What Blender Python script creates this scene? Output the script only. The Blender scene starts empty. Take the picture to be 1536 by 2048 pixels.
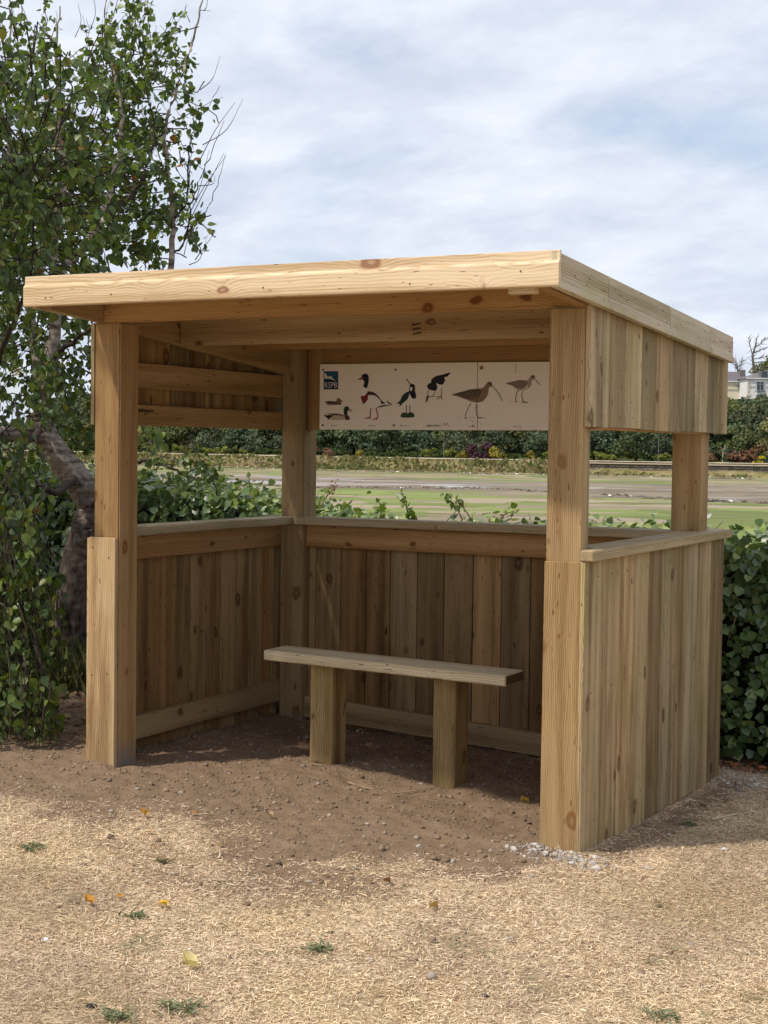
import bpy, bmesh, math, random
import numpy as np
from mathutils import Vector, Matrix
from mathutils.geometry import tessellate_polygon

random.seed(7)
rng = np.random.default_rng(7)
scene = bpy.context.scene
COL = scene.collection

# ------------------------------------------------------------------ camera
F_PX, PITCH, ROLL, YAW = 3056.2, 0.0418, 0.0134, 0.4800
CAM = np.array([2.0476, -5.6633, 1.6])

def ray(u, v):
    a, b = (u - 768) / F_PX, (v - 1024) / F_PX
    c, s = math.cos(ROLL), math.sin(ROLL)
    x, yv = c * a + s * b, -s * a + c * b
    Y, Z = 1.0, -yv
    c, s = math.cos(PITCH), math.sin(PITCH)
    y, z = c * Y + s * Z, -s * Y + c * Z
    c, s = math.cos(YAW), math.sin(YAW)
    return np.array([c * x - s * y, s * x + c * y, z])

def on_y(u, v, y):
    d = ray(u, v); t = (y - CAM[1]) / d[1]
    return CAM + t * d

def at_depth(u, v, dep):            # dep = metres along the level viewing direction
    d = ray(u, v); fw = np.array([-math.sin(YAW), math.cos(YAW), 0])
    return CAM + d * (dep / (d @ fw))

def ground_z(x, y):
    tx = 9 * np.tanh(np.asarray(x, float) / 9)
    ty = 9 * np.tanh(np.asarray(y, float) / 9)
    return -0.053 * tx - 0.030 * ty

def on_ground(u, v):
    d = ray(u, v); n = np.array([.053, .030, 1.0])
    return CAM + d * (-(n @ CAM) / (n @ d))

FW = Vector((-math.sin(YAW), math.cos(YAW), 0)); RT = Vector((math.cos(YAW), math.sin(YAW), 0))
def far(r, d, z):                   # r metres to the right, d metres ahead of the viewpoint
    return Vector((CAM[0], CAM[1], 0)) + RT * r + FW * d + Vector((0, 0, z))

cam_data = bpy.data.cameras.new('camera'); cam = bpy.data.objects.new('camera', cam_data); COL.objects.link(cam)
fwd = Vector(ray(768, 1024)).normalized()
right = Vector(ray(769, 1024) - ray(768, 1024)).normalized()
up = right.cross(fwd)
M = Matrix((right, up, -fwd)).transposed().to_4x4(); M.translation = Vector(CAM)
cam.matrix_world = M
cam_data.sensor_fit = 'HORIZONTAL'; cam_data.sensor_width = 36; cam_data.lens = F_PX / 1536 * 36
cam_data.clip_start = .1; cam_data.clip_end = 6000
scene.camera = cam

# ------------------------------------------------------------------ light and sky
SUN_EL, SUN_H = math.radians(56), Vector((-.52, -.85, 0)).normalized()
to_sun = Vector((SUN_H.x * math.cos(SUN_EL), SUN_H.y * math.cos(SUN_EL), math.sin(SUN_EL)))
sun_d = bpy.data.lights.new('sun', 'SUN'); sun = bpy.data.objects.new('sun', sun_d); COL.objects.link(sun)
sun_d.energy = 3.3; sun_d.angle = math.radians(2.2); sun_d.color = (1.0, .93, .82)
sun.rotation_euler = (-to_sun).to_track_quat('-Z', 'Y').to_euler()

world = bpy.data.worlds.new('World'); scene.world = world; world.use_nodes = True
nt = world.node_tree; nt.nodes.clear()
def N(t, **k):
    n = nt.nodes.new(t)
    for a, b in k.items(): setattr(n, a, b)
    return n
out = N('ShaderNodeOutputWorld')
sky = N('ShaderNodeTexSky', sky_type='NISHITA', sun_disc=False)
sky.sun_elevation = SUN_EL; sky.sun_rotation = math.atan2(to_sun.x, to_sun.y); sky.air_density = 1.0; sky.dust_density = 1.2
bg1 = N('ShaderNodeBackground'); bg1.inputs[1].default_value = .13
nt.links.new(sky.outputs[0], bg1.inputs[0])
bg2 = N('ShaderNodeBackground'); bg2.inputs[1].default_value = 1.0
tc = N('ShaderNodeTexCoord'); sep = N('ShaderNodeSeparateXYZ'); nt.links.new(tc.outputs['Generated'], sep.inputs[0])
# clouds lie on a plane overhead: divide the direction by its height
ma = N('ShaderNodeMath', operation='MAXIMUM'); nt.links.new(sep.outputs[2], ma.inputs[0]); ma.inputs[1].default_value = 0
ad = N('ShaderNodeMath', operation='ADD'); nt.links.new(ma.outputs[0], ad.inputs[0]); ad.inputs[1].default_value = .26
dv = N('ShaderNodeVectorMath', operation='DIVIDE'); nt.links.new(tc.outputs['Generated'], dv.inputs[0])
cb = N('ShaderNodeCombineXYZ'); [nt.links.new(ad.outputs[0], cb.inputs[i]) for i in range(3)]
nt.links.new(cb.outputs[0], dv.inputs[1])
mp = N('ShaderNodeMapping'); nt.links.new(dv.outputs[0], mp.inputs[0])
mp.inputs['Location'].default_value = (3.1, 1.7, 0); mp.inputs['Rotation'].default_value = (0, 0, YAW + .25); mp.inputs['Scale'].default_value = (1.5, 1.9, 0)
n1 = N('ShaderNodeTexNoise'); n1.inputs['Scale'].default_value = 1.35; n1.inputs['Detail'].default_value = 9; n1.inputs['Roughness'].default_value = .56; n1.inputs['Distortion'].default_value = .35
nt.links.new(mp.outputs[0], n1.inputs['Vector'])
r1 = N('ShaderNodeValToRGB'); r1.color_ramp.elements[0].position = .31; r1.color_ramp.elements[0].color = (.52,.52,.52,1); r1.color_ramp.elements[1].position = .48
nt.links.new(n1.outputs[0], r1.inputs[0])
n2 = N('ShaderNodeTexNoise'); n2.inputs['Scale'].default_value = 2.6; n2.inputs['Detail'].default_value = 8; n2.inputs['Roughness'].default_value = .62
nt.links.new(mp.outputs[0], n2.inputs['Vector'])
r2 = N('ShaderNodeValToRGB'); r2.color_ramp.elements[0].position = .34; r2.color_ramp.elements[0].color = (.57, .63, .75, 1)
r2.color_ramp.elements[1].position = .68; r2.color_ramp.elements[1].color = (.78, .82, .91, 1)
nt.links.new(n2.outputs[0], r2.inputs[0]); nt.links.new(r2.outputs[0], bg2.inputs[0])
mx = N('ShaderNodeMixShader'); nt.links.new(r1.outputs[0], mx.inputs[0]); nt.links.new(bg1.outputs[0], mx.inputs[1]); nt.links.new(bg2.outputs[0], mx.inputs[2])
nt.links.new(mx.outputs[0], out.inputs[0])

vs = scene.view_settings
vs.view_transform = 'Standard'; vs.look = 'None'; vs.exposure = 0.22; vs.gamma = 1.0; vs.use_curve_mapping = False
scene.cycles.max_bounces = 8; scene.cycles.diffuse_bounces = 4; scene.cycles.transparent_max_bounces = 8
scene.cycles.use_denoising = True

# ------------------------------------------------------------------ material helpers
class Mat:
    def __init__(s, name, rough=.7, spec=.3):
        s.m = bpy.data.materials.new(name); s.m.use_nodes = True
        s.t = s.m.node_tree; s.b = s.t.nodes['Principled BSDF']
        s.b.inputs['Roughness'].default_value = rough
        s.b.inputs['Specular IOR Level'].default_value = spec
    def n(s, t, **k):
        x = s.t.nodes.new(t)
        for a, b in k.items(): setattr(x, a, b)
        return x
    def l(s, a, b): s.t.links.new(a, b)
    def val(s, x, sock):
        if isinstance(x, (int, float)): sock.default_value = x
        else: s.l(x, sock)
    def math(s, op, a, b=0.0, c=None, clamp=False):
        x = s.n('ShaderNodeMath', operation=op); x.use_clamp = clamp
        s.val(a, x.inputs[0]); s.val(b, x.inputs[1])
        if c is not None: s.val(c, x.inputs[2])
        return x.outputs[0]
    def coords(s, kind='Object'): return s.n('ShaderNodeTexCoord').outputs[kind]
    def mapping(s, v, scale=(1, 1, 1), loc=(0, 0, 0)):
        x = s.n('ShaderNodeMapping'); s.l(v, x.inputs[0]); x.inputs['Scale'].default_value = scale; x.inputs['Location'].default_value = loc
        return x.outputs[0]
    def noise(s, v, scale, detail=4, rough=.5, dist=0.0):
        x = s.n('ShaderNodeTexNoise'); s.l(v, x.inputs['Vector']); x.inputs['Scale'].default_value = scale
        x.inputs['Detail'].default_value = detail; x.inputs['Roughness'].default_value = rough; x.inputs['Distortion'].default_value = dist
        return x.outputs[0]
    def ramp(s, f, stops):
        x = s.n('ShaderNodeValToRGB'); s.l(f, x.inputs[0]); e = x.color_ramp.elements
        while len(e) < len(stops): e.new(.5)
        for q, (p, c) in zip(e, stops):
            q.position = p; q.color = (c[0], c[1], c[2], 1) if hasattr(c, '__len__') else (c, c, c, 1)
        return x.outputs[0]
    def mix(s, f, a, b, mode='MIX'):
        x = s.n('ShaderNodeMix', data_type='RGBA', blend_type=mode)
        s.val(f, x.inputs[0])
        for v, k in ((a, 6), (b, 7)):
            if isinstance(v, tuple): x.inputs[k].default_value = (v[0], v[1], v[2], 1)
            else: s.l(v, x.inputs[k])
        return x.outputs[2]
    def _ss(s, f, lo, hi):
        x = s.n('ShaderNodeMapRange', interpolation_type='SMOOTHSTEP'); s.l(f, x.inputs[0])
        x.inputs[1].default_value = lo; x.inputs[2].default_value = hi
        return x.outputs[0]
    def color(s, c):
        if isinstance(c, tuple): s.b.inputs['Base Color'].default_value = (c[0], c[1], c[2], 1)
        else: s.l(c, s.b.inputs['Base Color'])
    def bump(s, h, strength, dist=.01):
        x = s.n('ShaderNodeBump'); x.inputs['Strength'].default_value = strength; x.inputs['Distance'].default_value = dist
        s.l(h, x.inputs['Height']); s.l(x.outputs[0], s.b.inputs['Normal'])
    def attr(s, name='col'): 
        return s.n('ShaderNodeAttribute', attribute_name=name).outputs['Color']

def plain(name, col, rough=.7, spec=.3):
    m = Mat(name, rough, spec); m.color(col); return m.m

def wood(name, light, dark, knot=(.10, .045, .018), freq=260, warp=22, kscale=7.4, kr=.135, vary=.35, green=.25, rough=.72, foot=None, coarse=0.0, stain=.0, sat=1.20):
    """sawn softwood: growth rings that bend round knots; grain runs along local X, each board differs by its object random"""
    m = Mat(name, rough, .22)
    oi = m.n('ShaderNodeObjectInfo'); rnd = oi.outputs['Random']
    v = m.coords('Object')
    off = m.n('ShaderNodeVectorMath', operation='SCALE'); off.inputs[0].default_value = (37.0, 11.3, 7.7); m.l(rnd, off.inputs[3])
    ad = m.n('ShaderNodeVectorMath', operation='ADD'); m.l(v, ad.inputs[0]); m.l(off.outputs[0], ad.inputs[1])
    P = ad.outputs[0]
    sp = m.n('ShaderNodeSeparateXYZ'); m.l(P, sp.inputs[0])
    u = m.math('ADD', sp.outputs[1], m.math('MULTIPLY', sp.outputs[2], .8))
    w1 = m.noise(m.mapping(P, (.9, 7, 7)), 1.0, 3)
    w2 = m.noise(m.mapping(P, (5, 30, 30)), 1.0, 2)
    vo = m.n('ShaderNodeTexVoronoi', feature='F1'); vo.inputs['Scale'].default_value = kscale
    dn = m.n('ShaderNodeTexNoise'); m.l(m.mapping(P, (14, 26, 26)), dn.inputs['Vector']); dn.inputs['Scale'].default_value = 1.0; dn.inputs['Detail'].default_value = 3
    ds = m.n('ShaderNodeVectorMath', operation='MULTIPLY_ADD'); m.l(dn.outputs['Color'], ds.inputs[0]); ds.inputs[1].default_value = (.036, .022, .022); m.l(m.mapping(P, (.62, 1, 1)), ds.inputs[2])
    m.l(ds.outputs[0], vo.inputs['Vector'])
    vc = m.n('ShaderNodeSeparateColor'); m.l(vo.outputs['Color'], vc.inputs[0])
    q = m.math('DIVIDE', vo.outputs['Distance'], m.math('MULTIPLY', m.math('MULTIPLY_ADD', vc.outputs[0], 1.0, .30), kr))
    k = m.math('EXPONENT', m.math('MULTIPLY', m.math('POWER', q, 1.6), -1.0))
    kw = m.math('EXPONENT', m.math('MULTIPLY', q, -.75))
    ph = m.math('ADD', m.math('MULTIPLY', u, freq * 5.0), m.math('ADD', m.math('MULTIPLY', w1, warp * .75), m.math('ADD', m.math('MULTIPLY', w2, 2.2), m.math('MULTIPLY', kw, 30.0))))
    ring = m.math('MULTIPLY_ADD', m.math('SINE', ph), .5, .5)
    ring = m.math('POWER', ring, 2.2)
    fib = m.noise(m.mapping(P, (7, 240, 240)), 1.0, 3, .6)
    band = m.noise(m.mapping(P, (.7, 16, 16), (3, 1, 9)), 1.0, 3, .55)
    blot = m.noise(m.mapping(P, (2.2, 4, 4), (1, 5, 2)), 1.0, 4, .6)
    f = m.math('ADD', m.math('MULTIPLY', ring, .20), m.math('ADD', m.math('MULTIPLY', band, 1.0), m.math('MULTIPLY', fib, .50)))
    col = m.ramp(f, [(.56, tuple(c * .93 for c in light)), (.80, tuple((a * .52 + b * .42) for a, b in zip(light, dark))), (1.04, tuple(c * .85 for c in dark))])
    gcol = m.mix(m._ss(blot, .42, .78), col, m.mix(1.0, col, (.80, .86, .70), 'MULTIPLY'))
    col = m.mix(green * 2, col, gcol)
    if stain > 0:
        st = m.noise(m.mapping(P, (1.1, 9, 9), (8, 2, 4)), 1.0, 4, .6)
        col = m.mix(m.math('MULTIPLY', m._ss(st, .50, .66), stain), col, m.mix(1.0, col, (.45, .40, .34), 'MULTIPLY'))
    halo = m.math('MULTIPLY', m._ss(kw, .22, .7), .55)
    col = m.mix(halo, col, tuple(a * .55 + b * .45 for a, b in zip(knot, light)))
    col = m.mix(m.math('MULTIPLY', m._ss(k, .34, .60), .9), col, knot)
    col = m.mix(m.math('MULTIPLY', m._ss(k, .80, .93), .55), col, tuple(a * .5 + b * .5 for a, b in zip(knot, light)))   # paler heart
    # small dark resin flecks, stretched along the grain
    fl = m.noise(m.mapping(P, (16, 95, 95), (4, 4, 1)), 1.0, 1)
    col = m.mix(m.math('MULTIPLY', m._ss(fl, .705, .75), .8), col, tuple(c * .5 for c in knot))
    br = m.n('ShaderNodeMapRange'); m.l(rnd, br.inputs[0]); br.inputs[3].default_value = 1 - vary; br.inputs[4].default_value = 1 + vary * .55
    hs = m.n('ShaderNodeHueSaturation'); m.l(col, hs.inputs['Color']); m.l(br.outputs[0], hs.inputs['Value'])
    frac = m.math('FRACT', m.math('MULTIPLY', rnd, 17.3))
    m.l(m.math('MULTIPLY_ADD', frac, .016, .492), hs.inputs['Hue']); m.l(m.math('MULTIPLY_ADD', frac, -.22, sat), hs.inputs['Saturation'])
    col = hs.outputs[0]
    if foot:   # cement and soil smeared on the lowest part of a post
        so = m.n('ShaderNodeSeparateXYZ'); m.l(v, so.inputs[0])
        e = m.math('ADD', so.outputs[0], m.math('MULTIPLY', m.noise(m.mapping(P, (3, 14, 14)), 1.0, 5), foot * .9))
        ff = m.math('SUBTRACT', 1.0, m._ss(e, foot * .95, foot * 1.45))
        col = m.mix(m.math('MULTIPLY', ff, .8), col, (.20, .18, .16))
    m.color(col)
    h = m.math('ADD', m.math('MULTIPLY', fib, .7), m.math('MULTIPLY', ring, .5))
    m.bump(h, .22 + coarse, .002)
    return m.m

W_FASCIA = wood('pale_planed_pine', (.80, .66, .44), (.56, .40, .215), knot=(.27, .14, .065), freq=130, warp=30, kscale=6.0, kr=.16, vary=.03, green=.1, rough=.45, sat=1.02)
W_FASCIA2 = wood('grooved_treated_pine', (.62, .56, .44), (.44, .38, .27), knot=(.24, .16, .09), freq=300, warp=12, kscale=4.2, kr=.06, vary=.05, green=.5)
W_POST = wood('treated_post_wood', (.47, .345, .195), (.27, .175, .088), knot=(.20, .11, .05), freq=170, warp=42, kr=.19, vary=.05, green=.3)
W_POSTF = wood('treated_post_wood_muddy_foot', (.45, .33, .19), (.26, .17, .088), knot=(.17, .09, .04), freq=170, warp=42, kr=.19, vary=.08, green=.3, foot=.26)
W_FACE = wood('fresh_facing_board_wood', (.61, .475, .30), (.39, .265, .145), knot=(.21, .10, .045), freq=120, warp=40, kscale=5.5, kr=.19, vary=.05, green=.15, stain=.6)
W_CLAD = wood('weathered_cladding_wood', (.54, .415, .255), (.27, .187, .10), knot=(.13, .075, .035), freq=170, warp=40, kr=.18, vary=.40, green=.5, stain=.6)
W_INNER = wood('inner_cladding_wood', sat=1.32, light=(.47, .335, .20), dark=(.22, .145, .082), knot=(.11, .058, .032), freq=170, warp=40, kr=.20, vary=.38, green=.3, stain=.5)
W_RAIL = wood('warm_rail_wood', (.48, .335, .185), (.29, .18, .088), knot=(.13, .06, .026), freq=140, warp=40, kr=.15, vary=.14, green=.15)
W_CAP = wood('greyed_capping_wood', (.50, .415, .275), (.33, .255, .155), knot=(.2, .12, .06), freq=170, warp=24, kr=.07, vary=.06, green=.5)
W_BENCH = wood('bench_seat_wood', (.76, .62, .39), (.52, .37, .19), sat=1.05, knot=(.24, .13, .06), freq=130, warp=36, kr=.20, vary=.04, green=.2)
W_LEG = wood('bench_leg_wood', (.50, .365, .195), (.25, .16, .075), knot=(.14, .075, .035), freq=130, warp=44, kr=.21, vary=.08, green=.4, foot=.10, stain=.5)
W_END = plain('dark_end_grain', (.13, .075, .035), .9)

# ------------------------------------------------------------------ object helpers
WORLDM = {}
def tag(o, label=None, cat=None, group=None, kind=None):
    if label: o['label'] = label
    if cat: o['category'] = cat
    if group: o['group'] = group
    if kind: o['kind'] = kind
    return o
def link(name, me, mat=None, parent=None, M=None):
    o = bpy.data.objects.new(name, me); COL.objects.link(o)
    if mat is not None and me is not None:
        for mm in (mat if isinstance(mat, (list, tuple)) else [mat]): me.materials.append(mm)
    M = M or Matrix.Identity(4)
    WORLDM[o.name] = M
    if parent is not None:
        o.parent = parent; o.matrix_basis = WORLDM[parent.name].inverted() @ M
    else: o.matrix_basis = M
    return o
def empty(name, loc=(0, 0, 0), parent=None):
    o = link(name, None, None, parent, Matrix.Translation(loc)); o.empty_display_size = .1
    return o
def frame(o, x, y):     # matrix with local X along x, local Y along y
    x = Vector(x).normalized(); y = Vector(y); y = (y - x * y.dot(x)).normalized(); z = x.cross(y)
    M = Matrix((x, y, z)).transposed().to_4x4(); M.translation = Vector(o); return M
def mesh_np(name, verts, faces, smooth=False, cols=None):
    me = bpy.data.meshes.new(name); verts = np.asarray(verts, np.float32); faces = np.asarray(faces, np.int32)
    k = faces.shape[1]
    me.vertices.add(len(verts)); me.vertices.foreach_set('co', verts.ravel())
    me.loops.add(faces.size); me.loops.foreach_set('vertex_index', faces.ravel())
    me.polygons.add(len(faces)); me.polygons.foreach_set('loop_start', np.arange(0, faces.size, k, dtype=np.int32))
    me.polygons.foreach_set('loop_total', np.full(len(faces), k, np.int32))
    if smooth: me.polygons.foreach_set('use_smooth', np.ones(len(faces), bool))
    if cols is not None:
        a = me.color_attributes.new('col', 'FLOAT_COLOR', 'POINT')
        c = np.ones((len(verts), 4), np.float32); c[:, :3] = cols; a.data.foreach_set('color', c.ravel())
    me.update(); me.validate(); return me
def prism(name, pts, thick, bevel=.003, mats=None, segs=1):
    """outline pts in local XY (counter-clockwise), extruded 0..thick along local Z, edges eased"""
    bm = bmesh.new()
    lo = [bm.verts.new((x, y, 0)) for x, y in pts]; hi = [bm.verts.new((x, y, thick)) for x, y in pts]
    bm.faces.new(list(reversed(lo))); bm.faces.new(hi); n = len(pts)
    for i in range(n): bm.faces.new((lo[i], lo[(i + 1) % n], hi[(i + 1) % n], hi[i]))
    if bevel: bmesh.ops.bevel(bm, geom=list(bm.edges), offset=bevel, segments=segs, affect='EDGES', clamp_overlap=True)
    bmesh.ops.recalc_face_normals(bm, faces=bm.faces)
    me = bpy.data.meshes.new(name); bm.to_mesh(me); bm.free(); return me
def board(name, origin, xdir, ydir, L, Wd, T, mat, parent=None, bevel=.003, top=None):
    """board from a corner: length L along xdir, width Wd along ydir, thickness T along xdir x ydir; top=(L0, L1) slants the far end"""
    l0, l1 = top or (L, L)
    me = prism(name, [(0, 0), (l0, 0), (l1, Wd), (0, Wd)], T, bevel)
    return link(name, me, mat, parent, frame(origin, xdir, ydir))
X, Y, Z = Vector((1, 0, 0)), Vector((0, 1, 0)), Vector((0, 0, 1))

# ------------------------------------------------------------------ ground
def vnoise(x, y, s, seed=0):
    """smooth value noise on arrays"""
    r = np.random.default_rng(seed).random((256, 256)); x = x / s + 100; y = y / s + 100
    xi, yi = np.floor(x).astype(int), np.floor(y).astype(int); fx, fy = x - xi, y - yi
    fx = fx * fx * (3 - 2 * fx); fy = fy * fy * (3 - 2 * fy)
    g = lambda a, b: r[a % 256, b % 256]
    return (g(xi, yi) * (1 - fx) + g(xi + 1, yi) * fx) * (1 - fy) + (g(xi, yi + 1) * (1 - fx) + g(xi + 1, yi + 1) * fx) * fy
def sstep(v, a, b):
    t = np.clip((v - a) / (b - a), 0, 1); return t * t * (3 - 2 * t)
def soil_mask(x, y):
    """1 where the turf has been dug away: in and just before the shelter, and under the tree"""
    x = np.asarray(x, float); y = np.asarray(y, float)
    nz = (vnoise(x, y, .45, 3) - .5) * .55 + (vnoise(x, y, .12, 4) - .5) * .35 + (vnoise(x, y, .04, 5) - .5) * .22
    front = sstep(y + nz * 1.3, -1.45, -.25)
    inside = front * (1 - sstep(x + nz * .3, -.14, .02))
    patch = .8 * np.exp(-(((x + .62) / .55) ** 2 + ((y + .95) / .30) ** 2)) + .55 * np.exp(-(((x + .95) / .5) ** 2 + ((y + 1.35) / .18) ** 2))  # bare soil blotches that also stand in for soft tree shade
    behind = sstep(y + nz * .4, 2.15, 2.5)
    strip = .75 * np.exp(-((x - .10) / .13) ** 2) * sstep(y, -.25, .1) * (1 - sstep(y, 1.9, 2.2))
    worn = .46 * sstep(vnoise(x, y, .38, 16) * .7 + vnoise(x, y, .1, 17) * .3, .56, .74)      # thin trodden places in the turf
    return np.clip(np.maximum.reduce([inside, patch + nz * .25, behind, strip + nz * .2, worn]), 0, 1)
def relief(x, y):
    s = soil_mask(x, y)
    return ((vnoise(x, y, .5, 11) - .5) * .03 + (vnoise(x, y, .16, 12) - .5) * .018 * (.4 + s) + (vnoise(x, y, .05, 13) - .5) * .016 * (.2 + s)
            + (vnoise(x, y, .022, 14) - .5) * .008 * s)
def gz(x, y): return ground_z(x, y) + relief(x, y)

def axis(lo, hi, step, out_lo, out_hi):
    a = list(np.arange(lo, hi, step)); d = step; v = a[-1]
    while v < out_hi: d *= 1.25; v += d; a.append(v)
    d = step; v = lo
    while v > out_lo: d *= 1.25; v -= d; a.insert(0, v)
    return np.array(a)
gx = axis(-4.2, 2.4, .022, -420, 420); gy = axis(-3.4, 2.9, .022, -300, 16)
GX, GY = np.meshgrid(gx, gy)
GZ = gz(GX, GY); 
GZ = GZ * (1 - sstep(GY, 7, 14)) + (-1.9) * sstep(GY, 7, 14)
idx = np.arange(GX.size).reshape(GX.shape)
quads = np.stack([idx[:-1, :-1], idx[:-1, 1:], idx[1:, 1:], idx[1:, :-1]], -1).reshape(-1, 4)
sm = soil_mask(GX, GY).ravel()
gcol = np.stack([sm, vnoise(GX, GY, .8, 21).ravel(), vnoise(GX, GY, .25, 22).ravel()], -1)
m = Mat('dry_turf_and_soil', .95, .1)
a = m.attr('col'); sp = m.n('ShaderNodeSeparateColor'); m.l(a, sp.inputs[0])
P = m.coords('Object')
n_f = m.noise(P, 90, 6, .65); n_m = m.noise(P, 14, 5, .6); n_c = m.noise(P, 300, 3, .6); n_l = m.noise(P, 2.2, 4, .55)
straw = m.ramp(n_f, [(.30, (.26, .18, .11)), (.50, (.50, .37, .235)), (.72, (.70, .55, .37))])
straw = m.mix(m.math('MULTIPLY', m._ss(n_l, .40, .66), .55), straw, m.mix(1.0, straw, (.80, .70, .58), 'MULTIPLY'))
straw = m.mix(m.math('MULTIPLY', m._ss(n_m, .60, .75), .35), straw, (.17, .16, .06))
soil = m.ramp(n_m, [(.25, (.16, .108, .068)), (.5, (.255, .175, .113)), (.8, (.36, .255, .172))])
soil = m.mix(.5, soil, m.ramp(n_c, [(.3, (.11, .074, .047)), (.6, (.265, .18, .117)), (.75, (.38, .28, .195))]))
e = m.math('ADD', sp.outputs[0], m.math('MULTIPLY_ADD', n_f, .5, -.25))
m.color(m.mix(m._ss(e, .25, .75), straw, soil))
m.bump(m.math('ADD', n_f, m.math('MULTIPLY', n_c, .4)), .7, .012)
ground = link('ground', mesh_np('ground', np.stack([GX.ravel(), GY.ravel(), GZ.ravel()], -1), quads, True, gcol), m.m)
tag(ground, 'dry straw-coloured turf with bare brown soil in and before the shelter', 'ground', kind='structure')

# estuary: one sheet at low tide, coloured in bands of weed, mud and wet silt that follow the far shore
EST_Z = -1.5
def shore(r): return np.interp(r, [-400, -120, -60, -38, -4.7, 22, 46, 120, 400], [420, 330, 268, 245, 212, 202, 192, 172, 120])
rr = np.concatenate([np.arange(-900, -80, 20), np.arange(-80, 80, 1.5), np.arange(80, 901, 20)]); dd = np.concatenate([np.arange(14, 260, 3), np.arange(260, 2600, 60)])
R_, D_ = np.meshgrid(rr, dd)
V = np.array([CAM[0], CAM[1], 0]) + R_.ravel()[:, None] * np.array(RT) + D_.ravel()[:, None] * np.array(FW)
V[:, 2] = EST_Z
idx = np.arange(R_.size).reshape(R_.shape)
quads = np.stack([idx[:-1, :-1], idx[:-1, 1:], idx[1:, 1:], idx[1:, :-1]], -1).reshape(-1, 4)
tt = D_ / shore(R_); tt = (tt + .10 * sstep(R_ / D_, .05, .24) * (1 - sstep(tt, .55, .75))).ravel()
m = Mat('tidal_mud_and_weed', .8, .4)
t = m.n('ShaderNodeSeparateColor'); m.l(m.attr('col'), t.inputs[0])
P = m.coords('Object')
pr = m.n('ShaderNodeVectorRotate', rotation_type='Z_AXIS'); m.l(P, pr.inputs['Vector']); pr.inputs['Angle'].default_value = -YAW
Q = pr.outputs[0]
w = m.noise(m.mapping(Q, (.042, .028, 1), (4, 6, 0)), 1.0, 6, .62)
w2 = m.noise(m.mapping(Q, (.03, .10, 1), (5, 2, 0)), 1.0, 6, .65)
w3 = m.noise(m.mapping(Q, (.07, .13, 1), (1, 8, 0)), 1.0, 7, .72)
f = m.math('ADD', m.math('MULTIPLY', t.outputs[0], 1.0), m.math('MULTIPLY_ADD', w, .22, -.11))
f = m.math('ADD', f, m.math('MULTIPLY_ADD', w2, .09, -.045))
band = m.ramp(f, [(.30, (.20, .17, .09)), (.365, (.21, .19, .08)), (.395, (.215, .235, .060)), (.46, (.20, .212, .070)), (.53, (.185, .175, .08)), (.555, (.27, .225, .16)), (.58, (.36, .31, .265)),
                  (.605, (.38, .35, .33)), (.63, (.25, .215, .19)), (.67, (.38, .345, .33)), (.715, (.30, .255, .225)), (.745, (.25, .20, .14)), (.785, (.255, .225, .12)), (.90, (.25, .235, .11)), (.95, (.22, .245, .075)), (1.0, (.25, .22, .10))])
band = m.mix(m.math('MULTIPLY', m._ss(w3, .42, .62), .7), band, m.mix(1.0, band, (.62, .60, .52), 'MULTIPLY'))
w4 = m.noise(m.mapping(Q, (.04, .06, 1), (9, 3, 0)), 1.0, 7, .7)
band = m.mix(m.math('MULTIPLY', m._ss(w4, .50, .62), .6), band, (.235, .195, .135))
m.color(band)
wet = m.math('MULTIPLY', m._ss(f, .565, .60), m.math('SUBTRACT', 1.0, m._ss(f, .70, .74)))
wet = m.math('MULTIPLY', wet, m.math('SUBTRACT', 1.0, m._ss(w4, .46, .58)))
m.val(m.math('MULTIPLY_ADD', wet, -.42, .84), m.b.inputs['Roughness'])
m.bump(w3, .35, .12); m.val(m.math('MULTIPLY_ADD', wet, .40, .06), m.b.inputs['Specular IOR Level'])
est = link('estuary_mud', mesh_np('estuary', V, quads, True, np.stack([tt, tt, tt], -1)), m.m)
tag(est, 'tidal flats of green weed and silvery wet mud beyond the hedge', 'mudflat', kind='structure')

# weed mats, mud humps and tide-line wrack lying on the flats
V_, F_, C_ = [], [], []
for k in range(520):
    d = rng.uniform(66, 205); r = rng.uniform(-.30, .30) * d; t = d / float(shore(r)); t += .10 * float(sstep(r / d, .05, .24)) * (1 - float(sstep(t, .55, .75)))
    if t > 1.0: continue
    mud = .56 < t < .74
    if mud and rng.random() < .35: continue
    a, b = rng.uniform(1.0, 6.0) * (1.4 if mud else 1), rng.uniform(1.2, 4.5); n = 18; th = np.arange(n) * 2 * np.pi / n
    rad = 1 + .35 * np.sin(th * 2 + rng.uniform(0, 6)) * rng.random() + .25 * np.sin(th * 5 + rng.uniform(0, 6)) + rng.normal(0, .08, n)
    c = far(r, d, EST_Z); i = len(V_); h = rng.uniform(.02, .10)
    V_.append((c.x, c.y, EST_Z + h)); col = np.array([.20, .165, .115] if mud else ([.26, .215, .14] if rng.random() < .55 else [.17, .20, .06])) * rng.uniform(.75, 1.2); C_.append(col)
    for q, rr_ in zip(th, rad): p = c + RT * (a * rr_ * math.cos(q)) + FW * (b * rr_ * math.sin(q)); V_.append((p.x, p.y, EST_Z + .006)); C_.append(col)
    F_ += [(i, i + 1 + j, i + 1 + (j + 1) % n) for j in range(n)]
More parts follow.
